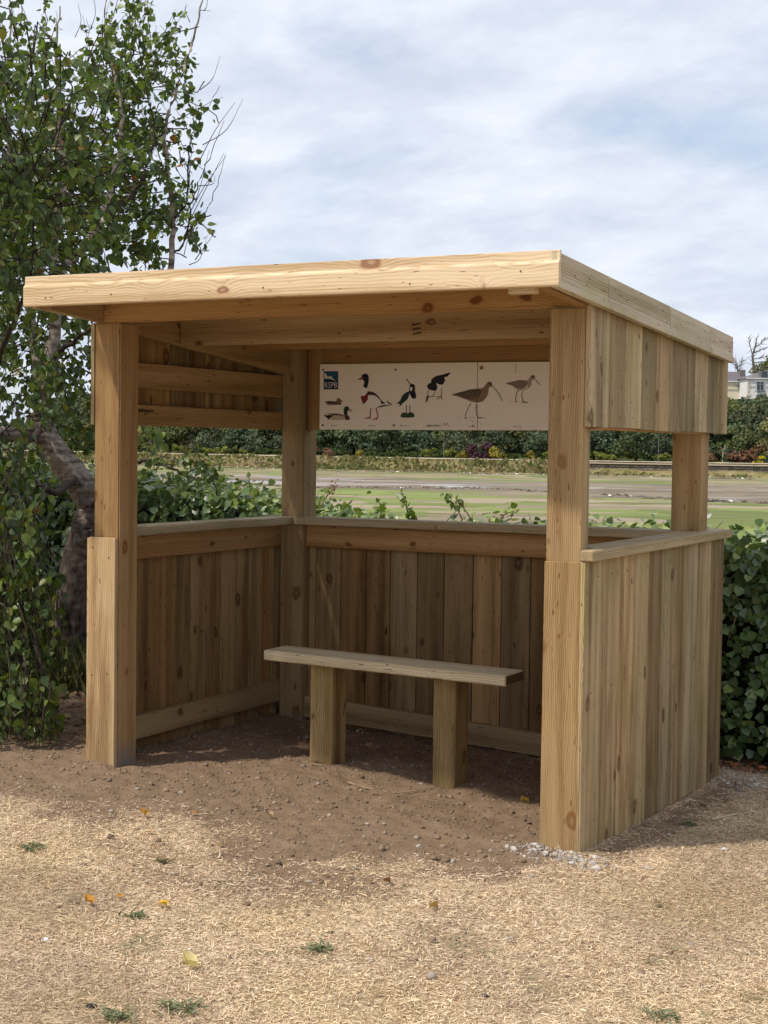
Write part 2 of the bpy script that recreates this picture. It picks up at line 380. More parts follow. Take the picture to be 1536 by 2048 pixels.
for k in range(2600):      # wrack
    line = rng.random(); r = rng.uniform(-45, 45); d = float(shore(r)) * (.563 - .10 * float(sstep(r / 120, .05, .24)) + rng.normal(0, .006) + .012 * math.sin(r * .21)) if line < .55 else float(shore(r)) * (.955 + rng.normal(0, .012) + .012 * math.sin(r * .3))
    c = far(r, d, EST_Z); i = len(V_); w_ = rng.uniform(.08, .34); h = rng.uniform(.03, .16); col = np.array([.07, .055, .04]) * rng.uniform(.6, 2.2)
    if rng.random() < .03: col = np.array([.7, .68, .64])
    for q in range(5): V_.append((c.x + w_ * math.cos(q * 1.257) * rng.uniform(.6, 1.4), c.y + w_ * math.sin(q * 1.257) * rng.uniform(.6, 1.4), EST_Z + .004)); C_.append(col)
    V_.append((c.x, c.y, EST_Z + h)); C_.append(col); F_ += [(i + q, i + (q + 1) % 5, i + 5) for q in range(5)]
m = Mat('weed_and_wrack', .85, .15); m.color(m.attr('col'))
tag(link('tidal_wrack', mesh_np('tidal_wrack', V_, F_, True, np.array(C_)), m.m), 'dark wrack lines and weed patches strewn over the mudflats', 'seaweed', kind='stuff')

# far shore: bank, path, gardens and a wooded hill behind
def hill(r, s):      # height s metres behind the water's edge
    r = np.asarray(r, float); s = np.asarray(s, float)
    top = np.interp(r, [-400, -60, -20, 20, 45, 80, 400], [5, 5, 6, 7, 9.5, 11, 12])
    z = EST_Z - .25 + 1.85 * sstep(s, 0, 7) + .25 * sstep(s, 10, 14)
    return z + top * sstep(s, 18, 62) + 6 * sstep(s, 90, 400)
ss = np.concatenate([[-2], np.arange(0, 16, 1.0), np.arange(16, 80, 4), np.arange(80, 500, 30)])
R_, S_ = np.meshgrid(rr, ss)
D_ = shore(R_) + S_
V = np.array([CAM[0], CAM[1], 0]) + R_.ravel()[:, None] * np.array(RT) + D_.ravel()[:, None] * np.array(FW)
V[:, 2] = hill(R_, S_).ravel() + ((vnoise(R_ * 1.0, S_ * 1.0, 2.0, 31) - .5) * .35 * sstep(S_, 1, 3)).ravel() * (1 - sstep(S_, 6, 8)).ravel()
idx = np.arange(R_.size).reshape(R_.shape)
quads = np.stack([idx[:-1, :-1], idx[:-1, 1:], idx[1:, 1:], idx[1:, :-1]], -1).reshape(-1, 4)
m = Mat('far_bank_grass', .95, .1)
t = m.n('ShaderNodeSeparateColor'); m.l(m.attr('col'), t.inputs[0]); P = m.coords('Object')
nn = m.noise(P, .6, 5, .65)
c1 = m.ramp(nn, [(.3, (.10, .10, .035)), (.5, (.20, .17, .075)), (.7, (.30, .235, .13))])
c2 = m.ramp(nn, [(.3, (.035, .05, .018)), (.7, (.09, .105, .035))])
m.color(m.mix(m._ss(t.outputs[0], .30, .42), c1, c2))
tag(link('far_shore', mesh_np('far_shore', V, quads, True, np.stack([np.clip(S_.ravel() / 40, 0, 1)] * 3, -1)), m.m), 'grassy bank and wooded hillside across the mudflats', 'hillside', kind='structure')
# pale path along the far bank
pr_ = np.arange(-150, 150, 1.5); pv = []; 
for r in pr_:
    for s in (6.4, 9.8): p = far(r, float(shore(r)) + s, float(hill(r, s)) + .18); pv.append(tuple(p))
pq = [(2 * i, 2 * i + 2, 2 * i + 3, 2 * i + 1) for i in range(len(pr_) - 1)]
tag(link('shore_path', mesh_np('shore_path', pv, pq, True), plain('pale_gravel', (.62, .53, .43), .95)), 'pale gravel path along the far bank', 'path', kind='structure')

# ------------------------------------------------------------------ shelter
PW, WX, YP = .1445, 2.4187, 1.664
TC = .022
def zroof(y): return 2.312 - .056 * (y + .486)      # top of the roof deck
shelter = empty('bird_watching_shelter', (-1.2, 0.9, 0.06))
tag(shelter, 'open-fronted timber shelter with low plank walls and a sloping roof', 'shelter')

# frame(): local X=Z up, local Y=X, local Z = Z x X = Y  -> thickness grows along +Y
def post(x, y, zb, zt, mat):
    return link('post', prism('post', [(0, 0), (zt - zb, 0), (zt - zb, PW), (0, PW)], PW, .006, segs=2), mat, shelter, frame((x, y, zb), Z, X))
p_fr = post(-.022 - PW, .0, -.25, 2.159, W_POST)
p_fl = post(-WX, .0, -.0, 2.159, W_POSTF)
p_br = post(-.035 - PW, YP + .02, -.25, 2.15, W_POST)
p_bl = post(-WX, YP, -.10, 2.155, W_POSTF)
# the right-hand front post stands slightly twisted
p_fr.matrix_basis = Matrix.Translation(WORLDM[shelter.name].inverted() @ Vector((-.022, 0, 0))) @ Matrix.Rotation(math.radians(11), 4, 'Z') @ Matrix.Translation(WORLDM[shelter.name].inverted() @ Vector((-.022, 0, 0))).inverted() @ p_fr.matrix_basis
# thin facing boards nailed over the lower halves of the front posts
board('facing_board', (-WX - .010, -.023, .02), Z, X, 1.150, .150, .0225, W_FACE, p_fl, .002)
fb = board('facing_board', (-.022 - PW - .003, -.0095, -.10), Z, X, 1.263, PW + .0025, .009, W_POST, p_fr, .002)

# right side, low wall: capping, rails and upright boards
GAP = .0025
wr = empty('low_wall', (-.03, 1, 0), shelter)
ys = [-.024, .200, .403, .598, .80, .985, 1.18, 1.375, 1.565, 1.79, 2.03]
for y0, y1 in zip(ys[:-1], ys[1:]):
    ym = (y0 + y1) / 2; zb = float(ground_z(0, ym)) - random.uniform(-.004, .012)
    t = TC + random.uniform(-.003, .002)
    board('plank', (-.001, y0 + GAP, zb), Z, Y, 1.166 - zb, y1 - y0 - 2 * GAP, t, W_CLAD, wr, .002)   # thickness along Z x Y = -X
link('cap_rail', prism('cap_rail', [(0, 0), (2.07, 0), (2.07, .15), (.177, .15), (.177, .054), (0, .054)], .044, .005), W_CAP, wr, frame((.034, -.028, 1.168), Y, -X))
board('rail', (-.0685, .1475, 1.04), Y, Z, 1.53, .125, .044, W_RAIL, wr, .003)
board('rail', (-.0685, .1475, .08), Y, Z, 1.53, .125, .044, W_RAIL, wr, .003)

# left side, low wall
wl = empty('low_wall', (-2.44, 1, .1), shelter)
ys = [.15, .215, .40, .555, .72, .865, 1.00, 1.14, 1.28, 1.42, 1.54, 1.66, 1.82]
for y0, y1 in zip(ys[:-1], ys[1:]):
    zb = float(ground_z(-2.45, (y0 + y1) / 2)) - .01
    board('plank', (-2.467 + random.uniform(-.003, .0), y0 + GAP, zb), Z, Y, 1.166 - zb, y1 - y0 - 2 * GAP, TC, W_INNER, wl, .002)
board('corner_strip', (-WX - .003, -.021, .03), Z, Y, 1.136, .17, .020, W_FACE, wl, .002)
board('corner_strip', (-WX - .003, -.0, 1.69), Z, Y, .47, .149, .020, W_CLAD, wl, .002)
board('cap_rail', (-2.328, .148, 1.168), Y, -X, 1.66, .150, .044, W_CAP, wl, .005)
board('rail', (-2.4640, .1475, 1.046), Y, Z, 1.66, .120, .044, W_RAIL, wl, .003)
board('rail', (-2.4640, .1475, .165), Y, Z, 1.66, .115, .044, W_RAIL, wl, .003)
# back low wall
wb = empty('low_wall', (-1.2, 1.74, 0), shelter)
xs = [-2.30, -2.235, -2.075, -1.915, -1.765, -1.60, -1.44, -1.27, -1.105, -.94, -.78, -.61, -.45, -.29, -.18]
YB = 1.697
for x0, x1 in zip(xs[:-1], xs[1:]):
    zb = float(ground_z((x0 + x1) / 2, YB)) - .01
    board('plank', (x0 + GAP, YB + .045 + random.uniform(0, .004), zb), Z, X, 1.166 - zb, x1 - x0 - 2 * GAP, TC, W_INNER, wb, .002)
board('cap_rail', (-2.326, 1.640, 1.1685), X, Y, 2.20, .17, .043, W_CAP, wb, .005)
# frame X,-Z: thickness along X x -Z = +Y
board('rail', (-2.273, YB, 1.166), X, -Z, 2.09, .122, .044, W_RAIL, wb, .003)
br_ = board('rail', (-2.273, YB, .205), (1, 0, -.053), -Z, 2.09, .118, .044, W_RAIL, wb, .003)

# right side, upper panel
ur = empty('upper_panel', (-.02, 1, 1.7), shelter)
ys = [-.002, .225, .420, .635, .835, 1.03, 1.235, 1.44, 1.655, 1.84, 2.03]
for y0, y1 in zip(ys[:-1], ys[1:]):
    zb = 1.693 + random.uniform(-.003, .003)
    a, b = zroof(y0) - .055 - zb, zroof(y1) - .055 - zb
    board('plank', (-.001, y0 + GAP, zb), Z, Y, a, y1 - y0 - 2 * GAP, TC + random.uniform(-.002, .002), W_CLAD, ur, .002, top=(a, b))
board('rail', (-.0685, .1475, 1.686), Y, Z, 1.53, .11, .044, W_RAIL, ur, .003)
board('rail', (-.0685, .1475, 1.873), Y, Z, 1.53, .12, .044, W_RAIL, ur, .003)
# left side, upper panel
ul = empty('upper_panel', (-2.44, 1, 1.7), shelter)
ys = [.15, .33, .50, .66, .83, .98, 1.13, 1.28, 1.42, 1.55, 1.66, 1.82]
for y0, y1 in zip(ys[:-1], ys[1:]):
    a, b = zroof(y0) - .055 - 1.70, zroof(y1) - .055 - 1.70
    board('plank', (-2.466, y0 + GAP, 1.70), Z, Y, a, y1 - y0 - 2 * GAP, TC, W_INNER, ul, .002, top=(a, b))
board('rail', (-2.4640, .1475, 1.694), Y, Z, 1.66, .100, .044, W_RAIL, ul, .003)
board('rail', (-2.4640, .1475, 1.874), Y, Z, 1.66, .123, .044, W_RAIL, ul, .003)
board('leak_filler', (-2.373, .150, zroof(.15) - .0545), (0, 1, -.056), -X, 1.67, .116, .030, W_RAIL, ul, .002)  # hidden filler board, added to stop light leaking in under the roof edge
board('batten', (-2.4588, .1478, 1.80), Z, Y, .068, .030, .018, W_INNER, ul, .002)
# back, upper panel (carries the sign)
ub = empty('upper_panel', (-1.2, 1.74, 1.7), shelter)
board('rail', (-2.18, YB, 2.150), X, -Z, 2.0, .094, .044, W_RAIL, ub, .003)
board('batten', (-2.270, YB - .001, 1.695), Z, X, .45, .088, .045, W_RAIL, ub, .003)
board('rail', (-2.18, YB + .001, 2.054), X, -Z, 2.0, .352, .020, W_INNER, ub, .003)
for i, (x0, x1) in enumerate(zip(xs[:-1], xs[1:])):
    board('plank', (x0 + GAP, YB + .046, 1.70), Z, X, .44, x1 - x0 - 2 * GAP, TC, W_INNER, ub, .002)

# roof
roof = empty('roof', (-1.2, .75, 2.2), shelter)
SL = Vector((0, 1, -.056)).normalized()
nb = 17; bw = (2.418) / nb
for i in range(nb):
    x0 = -2.408 + i * bw
    link('deck_board', prism('deck_board', [(0, 0), (2.46, 0), (2.46, bw - .003), (0, bw - .003)], .019, .003), W_RAIL, roof, frame((x0 + bw - .0015, -.460, zroof(-.460) - .021), SL, -X))
link('roof_felt', prism('roof_felt', [(0, 0), (2.45, 0), (2.45, 2.415), (0, 2.415)], .004, 0), plain('dark_green_felt', (.035, .045, .035), .95), roof, frame((.0105, -.459, zroof(-.459) - .001), SL, -X))
# shiplap fascia: profile swept along the edge (outline in local XY, length along local Z)
def profile(name, pts, L, mat, parent, o, xd, yd):
    me = prism(name, pts, L, 0); zd = Vector(xd).normalized().cross(Vector(yd).normalized())
    for v in me.vertices: v.co = (v.co.z, v.co.x, v.co.y)      # length along local X so the grain runs with it
    return link(name, me, mat, parent, frame(o, zd, xd))
def arc(cx, cy, r, a0, a1, n): return [(cx + r * math.cos(math.radians(a0 + (a1 - a0) * i / n)), cy + r * math.sin(math.radians(a0 + (a1 - a0) * i / n))) for i in range(n + 1)]
# front: local X = out (-Y), local Y = up, local Z = X x Y
T_ = .026
fr_pts = [(0, 0), (T_ - .008, 0)] + arc(T_ - .008, .008, .008, -80, 0, 4) + [(T_, .078)] + arc(T_ - .020, .078, .020, 8, 62, 6) + [(T_ - .0115, .104), (T_ - .0125, .130)] + [(T_ - .014, .1315), (0, .1315)]
# frame((.., ) -Y, Z): Z axis = -Y x Z = -X, so start at the right end
ff = profile('front_fascia', fr_pts, 2.470, W_FASCIA, roof, (.0465, -.462, 2.190), -Y, Z)
sd_pts = [(0, 0), (.030, 0), (.031, .004), (.031, .024)] + arc(.031 + .004, .032, .0128, 232, 160, 4) + [(.0205, .040)]
yy = .048
while yy < .100: sd_pts += [(.0205, yy), (.0188, yy + .0015), (.0188, yy + .003), (.0205, yy + .0045)]; yy += .0105
sd_pts += [(.0205, .106), (.0185, .110), (.0185, .128), (.017, .130), (0, .130)]
# right: local X = +X, local Y = up; local Z = X x Z = -Y -> start at the back and come forward
up_s = X.cross(-SL) * 1.0
up_s = Vector((0, .056, 1)).normalized()
# three lengths butt-jointed
def sidefascia(y0, y1):
    L = (y1 - y0) / SL.y - .003
    o = Vector((.014, y1, zroof(y1) - .1235))
    return profile('side_fascia', sd_pts, L, W_FASCIA2, roof, o, X, up_s)
for y0, y1 in ((-.486, .085), (.088, .905), (.908, 1.555), (1.558, 1.975)): sidefascia(y0, y1)
# mirrored side fascia on the left edge
lf = board('side_fascia', (-2.410, -.45, zroof(-.45) - .123), SL, Vector((0, .056, 1)), 2.42, .128, .022, W_FASCIA2, roof, .003)
# front and middle beams, side rafters with tapered tails
board('front_beam', (-2.416, .000, 2.262), X, -Z, 2.393, .1025, .045, W_RAIL, roof, .003)
def tail(x, t):
    pts = [(-.435, 2.196), (-.003, 2.160), (-.003, 2.262), (-.435, zroof(-.435) - .024)]
    return link('rafter_tail', prism('rafter_tail', pts, t, .002), W_RAIL, roof, frame((x, 0, 0), Y, Z))
tail(-.064, .045); tail(-2.4125, .045)
def rafter_in(x, t):
    zl = lambda y: 2.190 - .089 * (y + .45)
    pts = [(.052, zl(.052)), (YP, zl(YP)), (YP, zroof(YP) - .024), (.052, zroof(.052) - .024)]
    return link('rafter', prism('rafter', pts, t, .003), W_RAIL, roof, frame((x, 0, 0), Y, Z))
rafter_in(-.070, .044); rafter_in(-2.4155, .045)
board('purlin', (-2.366, .600, 2.226), X, -Z, 2.292, .134, .045, W_RAIL, roof, .003)
board('purlin', (-2.366, 1.180, 2.192), X, -Z, 2.292, .085, .045, W_RAIL, roof, .003)
board('end_block', (-.172, -.434, 2.200), X, -Z, .105, .026, .045, W_FASCIA, roof, .003)
board('end_block', (-2.372, -.434, 2.200), X, -Z, .060, .022, .045, W_RAIL, roof, .003)
# nail heads in the fascias and cladding
nail_me = prism('nail', [(math.cos(i * math.pi / 3) * .0032, math.sin(i * math.pi / 3) * .0032) for i in range(6)], .0012, 0)
NAIL = plain('dark_nail', (.03, .028, .026), .5); nail_me.materials.append(NAIL)
def nail(p, xd, yd, parent):
    o = bpy.data.objects.new('nail', nail_me); COL.objects.link(o); o.parent = parent
    o.matrix_basis = WORLDM[parent.name].inverted() @ frame(p, xd, yd)
for y, h in ((-.43, .115), (-.43, .085), (-.44, .06), (-.29, .07), (-.13, .085), (-.16, .055), (.32, .07), (.80, .095), (1.06, .07), (1.46, .09), (1.94, .10), (1.9, .07), (.86, .05)):
    nail((.0348, y, zroof(y) - .1235 + h), Y, Z, roof)
for y in (.11, .32, .53, .73, .93, 1.13, 1.34, 1.55, 1.75, 1.93):
    for z in (1.74, 1.80 + random.uniform(0, .2)): nail((-.0006, y + random.uniform(-.04, .04), z), Y, Z, ur)
    for z in (1.10, .64, .12): nail((-.0002 + .0006, y + random.uniform(-.05, .05), z), Y, Z, wr)

for z in (.12, .55, 1.10):
    for dx in (.03, .115): nail((-WX - .010 + dx + random.uniform(-.008, .008), -.0245, z + random.uniform(-.03, .03)), X, Z, p_fl)
for x in (-2.30, -1.95, -1.2, -.55, -.1): nail((x, -.4893, 2.215 + random.uniform(0, .04)), X, Z, roof)
for x in (-2.36, -2.33, -.09, -.06): nail((x, -.0012, 2.19 + random.uniform(0, .03)), X, Z, roof)
for x in (-2.22, -1.5, -.8, -.3):
    nail((x, YB - .0012, 1.085), X, Z, wb); nail((x + .02, YB - .0012, 1.13), X, Z, wb)
for y in (.30, .9, 1.5):
    nail((-2.4188, y, 1.08), Y, Z, wl); nail((-2.4188, y, 1.13), Y, Z, wl); nail((-2.4188, y, 1.93), Y, Z, ul)
# grade stamps printed on two of the timbers
INK = plain('black_ink', (.02, .018, .015), .8)
def ribbon(me_pts, w):
    """flat strokes in 2D: list of polylines -> verts, faces"""
    vs_, fs_ = [], []
    for pl in me_pts:
        for (x0, y0), (x1, y1) in zip(pl[:-1], pl[1:]):
            dx, dy = x1 - x0, y1 - y0; L = math.hypot(dx, dy) or 1; nx, ny = -dy / L * w / 2, dx / L * w / 2
            i = len(vs_); vs_ += [(x0 + nx, y0 + ny), (x0 - nx, y0 - ny), (x1 - nx, y1 - ny), (x1 + nx, y1 + ny)]; fs_.append((i, i + 1, i + 2, i + 3))
    return vs_, fs_
def strokes(name, lines, w, mat, parent, M):
    v, f = ribbon(lines, w); return link(name, mesh_np(name, [(a, b, 0) for a, b in v], f), mat, parent, M)
def scrawl(w, h, n, seed):
    r = random.Random(seed); L = []
    for i in range(n):
        x = w * i / n
        L.append([(x, r.uniform(0, .3) * h), (x + w / n * .3, h * r.uniform(.7, 1)), (x + w / n * .65, h * r.uniform(0, .4))])
    return L
ln = []
for k in range(3): ln += [[(a, b + .021 * k) for a, b in s] for s in scrawl(.045, .013, 6, k)]
strokes('grade_stamp', ln, .0028, INK, roof, frame((-1.075, .5985, 2.115), (1, 0, .12), Z))
strokes('grade_stamp', scrawl(.17, .022, 15, 9), .004, INK, ul, frame((-2.4138, .29, 1.755), (0, 1, 0), Z))

# ------------------------------------------------------------------ bird sign
YS = 1.676
sign = empty('information_sign', (-1.3, YS, 1.7)); 
tag(sign, 'cream sign with painted wading birds and ducks below the shelter roof', 'sign')
m = Mat('cream_painted_panel', .42, .4); P = m.coords('Object'); nn = m.noise(P, 9, 5, .65)
m.color(m.mix(m.math('MULTIPLY', m._ss(nn, .5, .8), .25), (.93, .88, .79), (.82, .74, .64))); CREAM = m.m
def SP(u, v, k=0): return on_y(u, v, YS - .0008 * k)
def panel(c):
    pts = [SP(*q) for q in c]; o = Vector(pts[3]); o.y = YS + .012
    me = prism('panel', [(p[0] - o.x, p[2] - o.z) for p in (pts[3], pts[2], pts[1], pts[0])], .012, .001)
    # local X = X, local Y = Z, local Z = X x Z = -Y
    return link('panel', me, CREAM, sign, frame((o.x, YS + .012, o.z), X, Z))
panel([(640, 728.5), (954.3, 724.5), (953.8, 860.5), (638.5, 859)])
panel([(955.6, 724.5), (1240, 722), (1237, 861), (955.2, 860.5)])
A = lambda x, y: (635 + x / 6.678, 720 + y / 6.678)
B = lambda x, y: (840 + x / 5.908, 720 + y / 5.908)
PAINT = {}
def paint(c):
    if c not in PAINT: PAINT[c] = plain('print_ink', c, .5)
    return PAINT[c]
def shape(name, cs, pts, col, parent, k):
    q = [SP(*cs(*p), k) for p in pts]; flat = [Vector((p[0], p[2], 0)) for p in q]
    tri = tessellate_polygon([flat])
    v = [tuple(p) for p in q]
    return link(name, mesh_np(name, v, [tuple(t) for t in tri]), paint(col), parent, None)
def lines(name, cs, pls, w, col, parent, k):
    sc = 6.678 if cs is A else 5.908
    v, f = ribbon(pls, w)
    return link(name, mesh_np(name, [tuple(SP(*cs(*p), k)) for p in v], f), paint(col), parent, None)
def smooth(pts, n=5):
    """closed Catmull-Rom through the traced outline"""
    o = []; m_ = len(pts)
    for i in range(m_):
        p0, p1, p2, p3 = (np.array(pts[(i + j - 1) % m_], float) for j in range(4))
        for t in np.arange(n) / n:
            o.append(tuple(.5 * (2 * p1 + (p2 - p0) * t + (2 * p0 - 5 * p1 + 4 * p2 - p3) * t * t + (3 * p1 - p0 - 3 * p2 + p3) * t ** 3)))
    return o
BLACK, DKGREEN, CHEST, WHITE, RED = (.012, .012, .02), (.012, .05, .04), (.22, .02, .02), (.93, .92, .90), (.42, .07, .09)
BROWN, DKBR, GREY, TAN = (.20, .13, .075), (.06, .04, .025), (.36, .32, .27), (.38, .27, .17)
def bird(name): return empty(name, tuple(SP(800, 800)), sign)
def sub(b, cs, pts, col, k, nm='plumage'): return shape(nm, cs, smooth(pts), col, b, k)
# logo
lg = shape('logo', A, [(82, 150), (276, 150), (276, 391), (82, 391)], (.02, .02, .03), sign, 1)
shape('logo_field', A, [(90, 158), (268, 158), (268, 383), (90, 383)], (.015, .10, .19), lg, 2)
shape('logo_emblem', A, [(92, 165), (110, 180), (130, 215), (155, 222), (175, 212), (192, 218), (200, 240), (225, 265), (245, 280), (215, 270), (180, 255), (150, 248), (92, 250)], (.75, .74, .72), lg, 3)
shape('logo_band', A, [(90, 262), (200, 262), (268, 290), (268, 383), (90, 383)], (.008, .03, .06), lg, 3)
def text(name, body, u, v, hpx, wpx, mat, parent, k):
    cu = bpy.data.curves.new(name, 'FONT'); cu.body = body; cu.size = 1; cu.resolution_u = 2
    to = bpy.data.objects.new('tmp', cu); COL.objects.link(to); dg = bpy.context.evaluated_depsgraph_get(); dg.update()
    me = bpy.data.meshes.new_from_object(to.evaluated_get(dg)); bpy.data.objects.remove(to)
    co = np.empty(len(me.vertices) * 3, np.float32); me.vertices.foreach_get('co', co); co = co.reshape(-1, 3)
    co[:, 0] -= co[:, 0].min(); co[:, 1] -= co[:, 1].min()
    p0, p1, p2 = SP(u, v, k), SP(u + wpx, v, k), SP(u, v - hpx, k)
    co[:, 0] *= abs(p1[0] - p0[0]) / max(co[:, 0].max(), 1e-6); co[:, 1] *= abs(p2[2] - p0[2]) / max(co[:, 1].max(), 1e-6)
    me.vertices.foreach_set('co', co.ravel()); me.update()
    return link(name, me, mat, parent, frame(p0, X, Z))
text('lettering', 'RSPB', *A(97, 372), 11.5, 24.5, paint((.72, .73, .74)), lg, 5)
# female duck
b = bird('brown_duck_print')
sub(b, A, [(100, 556), (140, 548), (200, 550), (248, 552), (258, 530), (262, 515), (285, 508), (302, 520), (304, 545), (318, 570), (318, 592), (290, 600), (200, 600), (135, 598), (118, 575)], BROWN, 1)
sub(b, A, [(130, 560), (200, 556), (250, 562), (240, 580), (160, 580)], DKBR, 2)
sub(b, A, [(300, 528), (338, 552), (330, 560), (300, 546)], (.16, .13, .05), 2, 'bill')
# drake
b = bird('drake_print')
sub(b, A, [(90, 742), (110, 712), (200, 708), (300, 720), (355, 735), (362, 700), (400, 705), (402, 740), (428, 765), (424, 796), (300, 800), (180, 798), (140, 770)], (.55, .47, .38), 1)
sub(b, A, [(90, 742), (145, 738), (200, 755), (160, 775), (146, 800), (124, 770)], BLACK, 2)
sub(b, A, [(150, 738), (250, 715), (340, 738), (352, 752), (250, 735), (170, 748)], DKBR, 2)
sub(b, A, [(362, 738), (402, 738), (428, 765), (424, 798), (380, 798), (366, 770)], (.10, .03, .035), 2)
sub(b, A, [(356, 730), (350, 670), (358, 635), (385, 617), (412, 628), (420, 655), (402, 690), (398, 728)], DKGREEN, 3)
sub(b, A, [(415, 646), (440, 662), (466, 684), (460, 690), (425, 680)], (.40, .25, .14), 3, 'bill')
sub(b, A, [(110, 718), (130, 716), (132, 736), (116, 738)], WHITE, 3)
# shelduck
b = bird('shelduck_print')
sub(b, A, [(600, 370), (660, 375), (672, 420), (760, 432), (830, 500), (880, 575), (940, 605), (870, 612), (790, 638), (700, 642), (640, 615), (606, 580), (584, 530), (580, 480), (590, 420)], WHITE, 1)
sub(b, A, [(580, 482), (620, 480), (655, 450), (672, 425), (676, 500), (655, 550), (612, 586), (592, 545)], CHEST, 2)
sub(b, A, [(672, 420), (750, 432), (800, 470), (860, 545), (905, 580), (850, 582), (842, 545), (790, 490), (740, 468), (676, 466)], (.07, .025, .025), 2)
sub(b, A, [(785, 638), (850, 608), (920, 600), (1000, 600), (930, 612), (850, 628)], DKBR, 3)
sub(b, A, [(922, 540), (950, 560), (1000, 596), (985, 598), (940, 575)], DKBR, 3)
sub(b, A, [(614, 352), (624, 290), (604, 262), (590, 230), (590, 205), (630, 182), (668, 195), (684, 235), (680, 300), (664, 360), (650, 376)], (.012, .016, .03), 3)
sub(b, A, [(592, 228), (580, 236), (540, 256), (548, 265), (600, 258), (606, 240)], RED, 4, 'bill')
lines('legs', A, [[(714, 640), (708, 700), (705, 765), (630, 782)], [(705, 765), (690, 788)], [(782, 640), (795, 700), (808, 742), (795, 780), (735, 796)], [(800, 770), (790, 798)]], 15, RED, b, 2)
# lapwing
b = bird('lapwing_print')
sub(b, A, [(1215, 440), (1310, 470), (1314, 530), (1280, 585), (1225, 608), (1160, 600), (1130, 570), (1170, 500)], WHITE, 1)
sub(b, A, [(1062, 572), (1100, 545), (1130, 480), (1180, 435), (1225, 425), (1222, 470), (1195, 530), (1135, 580), (1108, 612), (1090, 608), (1100, 588), (1066, 584)], (.018, .04, .03), 2)
sub(b, A, [(1222, 420), (1232, 345), (1242, 325), (1270, 318), (1300, 345), (1296, 400), (1314, 460), (1312, 508), (1270, 515), (1245, 480)], BLACK, 3)
sub(b, A, [(1236, 372), (1258, 358), (1268, 385), (1255, 415), (1238, 405)], WHITE, 4)
lines('crest', A, [[(1248, 330), (1215, 295), (1186, 250)]], 11, BLACK, b, 3)
lines('bill', A, [[(1296, 375), (1310, 395)]], 8, BLACK, b, 3)
lines('legs', A, [[(1186, 605), (1190, 700)], [(1232, 605), (1234, 700)]], 11, (.14, .05, .04), b, 2)
sub(b, A, [(1112, 762), (1125, 715), (1160, 700), (1200, 712), (1240, 698), (1280, 712), (1290, 760), (1200, 770)], (.03, .075, .035), 3, 'grass_tuft')
# oystercatcher
b = bird('oystercatcher_print')
sub(b, B, [(84, 320), (95, 285), (130, 265), (135, 230), (190, 190), (260, 175), (352, 148), (354, 162), (318, 200), (300, 235), (275, 285), (245, 298), (205, 285), (202, 345), (165, 362), (115, 350)], BLACK, 1)
sub(b, B, [(192, 270), (215, 285), (262, 296), (255, 330), (205, 348), (203, 310)], WHITE, 2)
sub(b, B, [(290, 205), (315, 200), (298, 235)], WHITE, 2)
lines('bill', B, [[(102, 345), (92, 420), (84, 445)]], 9, (.35, .12, .06), b, 2)
sub(b, B, [(80, 425), (106, 430), (80, 495), (66, 490)], (.13, .09, .05), 3, 'shellfish')
lines('legs', B, [[(185, 355), (168, 395), (150, 428), (105, 430)], [(150, 428), (175, 432)], [(255, 330), (252, 430), (262, 468)], [(252, 430), (190, 436)], [(252, 440), (195, 460)]], 8, (.16, .08, .05), b, 2)
# curlew
b = bird('curlew_print')
sub(b, B, [(376, 415), (430, 395), (520, 368), (600, 345), (680, 340), (740, 330), (772, 295), (800, 262), (830, 258), (852, 280), (848, 310), (815, 330), (806, 390), (785, 440), (740, 490), (690, 512), (620, 508), (580, 480), (520, 458), (440, 428)], (.27, .19, .115), 1)
sub(b, B, [(376, 412), (520, 368), (640, 345), (730, 352), (720, 400), (680, 450), (610, 470), (540, 455), (460, 428)], (.17, .12, .075), 2)
lines('feather_marks', B, [[(400 + 30 * i, 412 - 7 * i + 12 * j), (440 + 30 * i, 410 - 5 * i + 14 * j)] for i in range(10) for j in range(-1, 5) if 0 <= i - j * .6], 4.5, (.05, .04, .025), b, 3)
lines('feather_marks', B, [[(415 + 32 * i, 418 - 7 * i + 12 * j), (436 + 32 * i, 417 - 5 * i + 13 * j)] for i in range(9) for j in range(0, 4) if 0 <= i - j * .6], 3, (.42, .36, .27), b, 3)
sub(b, B, [(805, 262), (830, 258), (850, 275), (840, 290), (812, 290)], (.10, .085, .05), 2)
lines('bill', B, [[(846, 300), (880, 335), (920, 380), (950, 430), (968, 482)]], 8, DKBR, b, 3)
sub(b, B, [(600, 490), (670, 505), (730, 492), (690, 515), (620, 512)], WHITE, 3)
lines('legs', B, [[(605, 510), (580, 545), (545, 620), (532, 690), (560, 688)], [(680, 440), (668, 520), (660, 560), (668, 640), (680, 680), (745, 684)], [(680, 680), (712, 690)]], 8, DKBR, b, 2)
lines('mud_line', B, [[(440, 678), (490, 684)], [(570, 684), (650, 676)], [(700, 690), (790, 684)], [(605, 705), (632, 745)], [(705, 720), (720, 768)]], 4, (.40, .34, .29), b, 1)
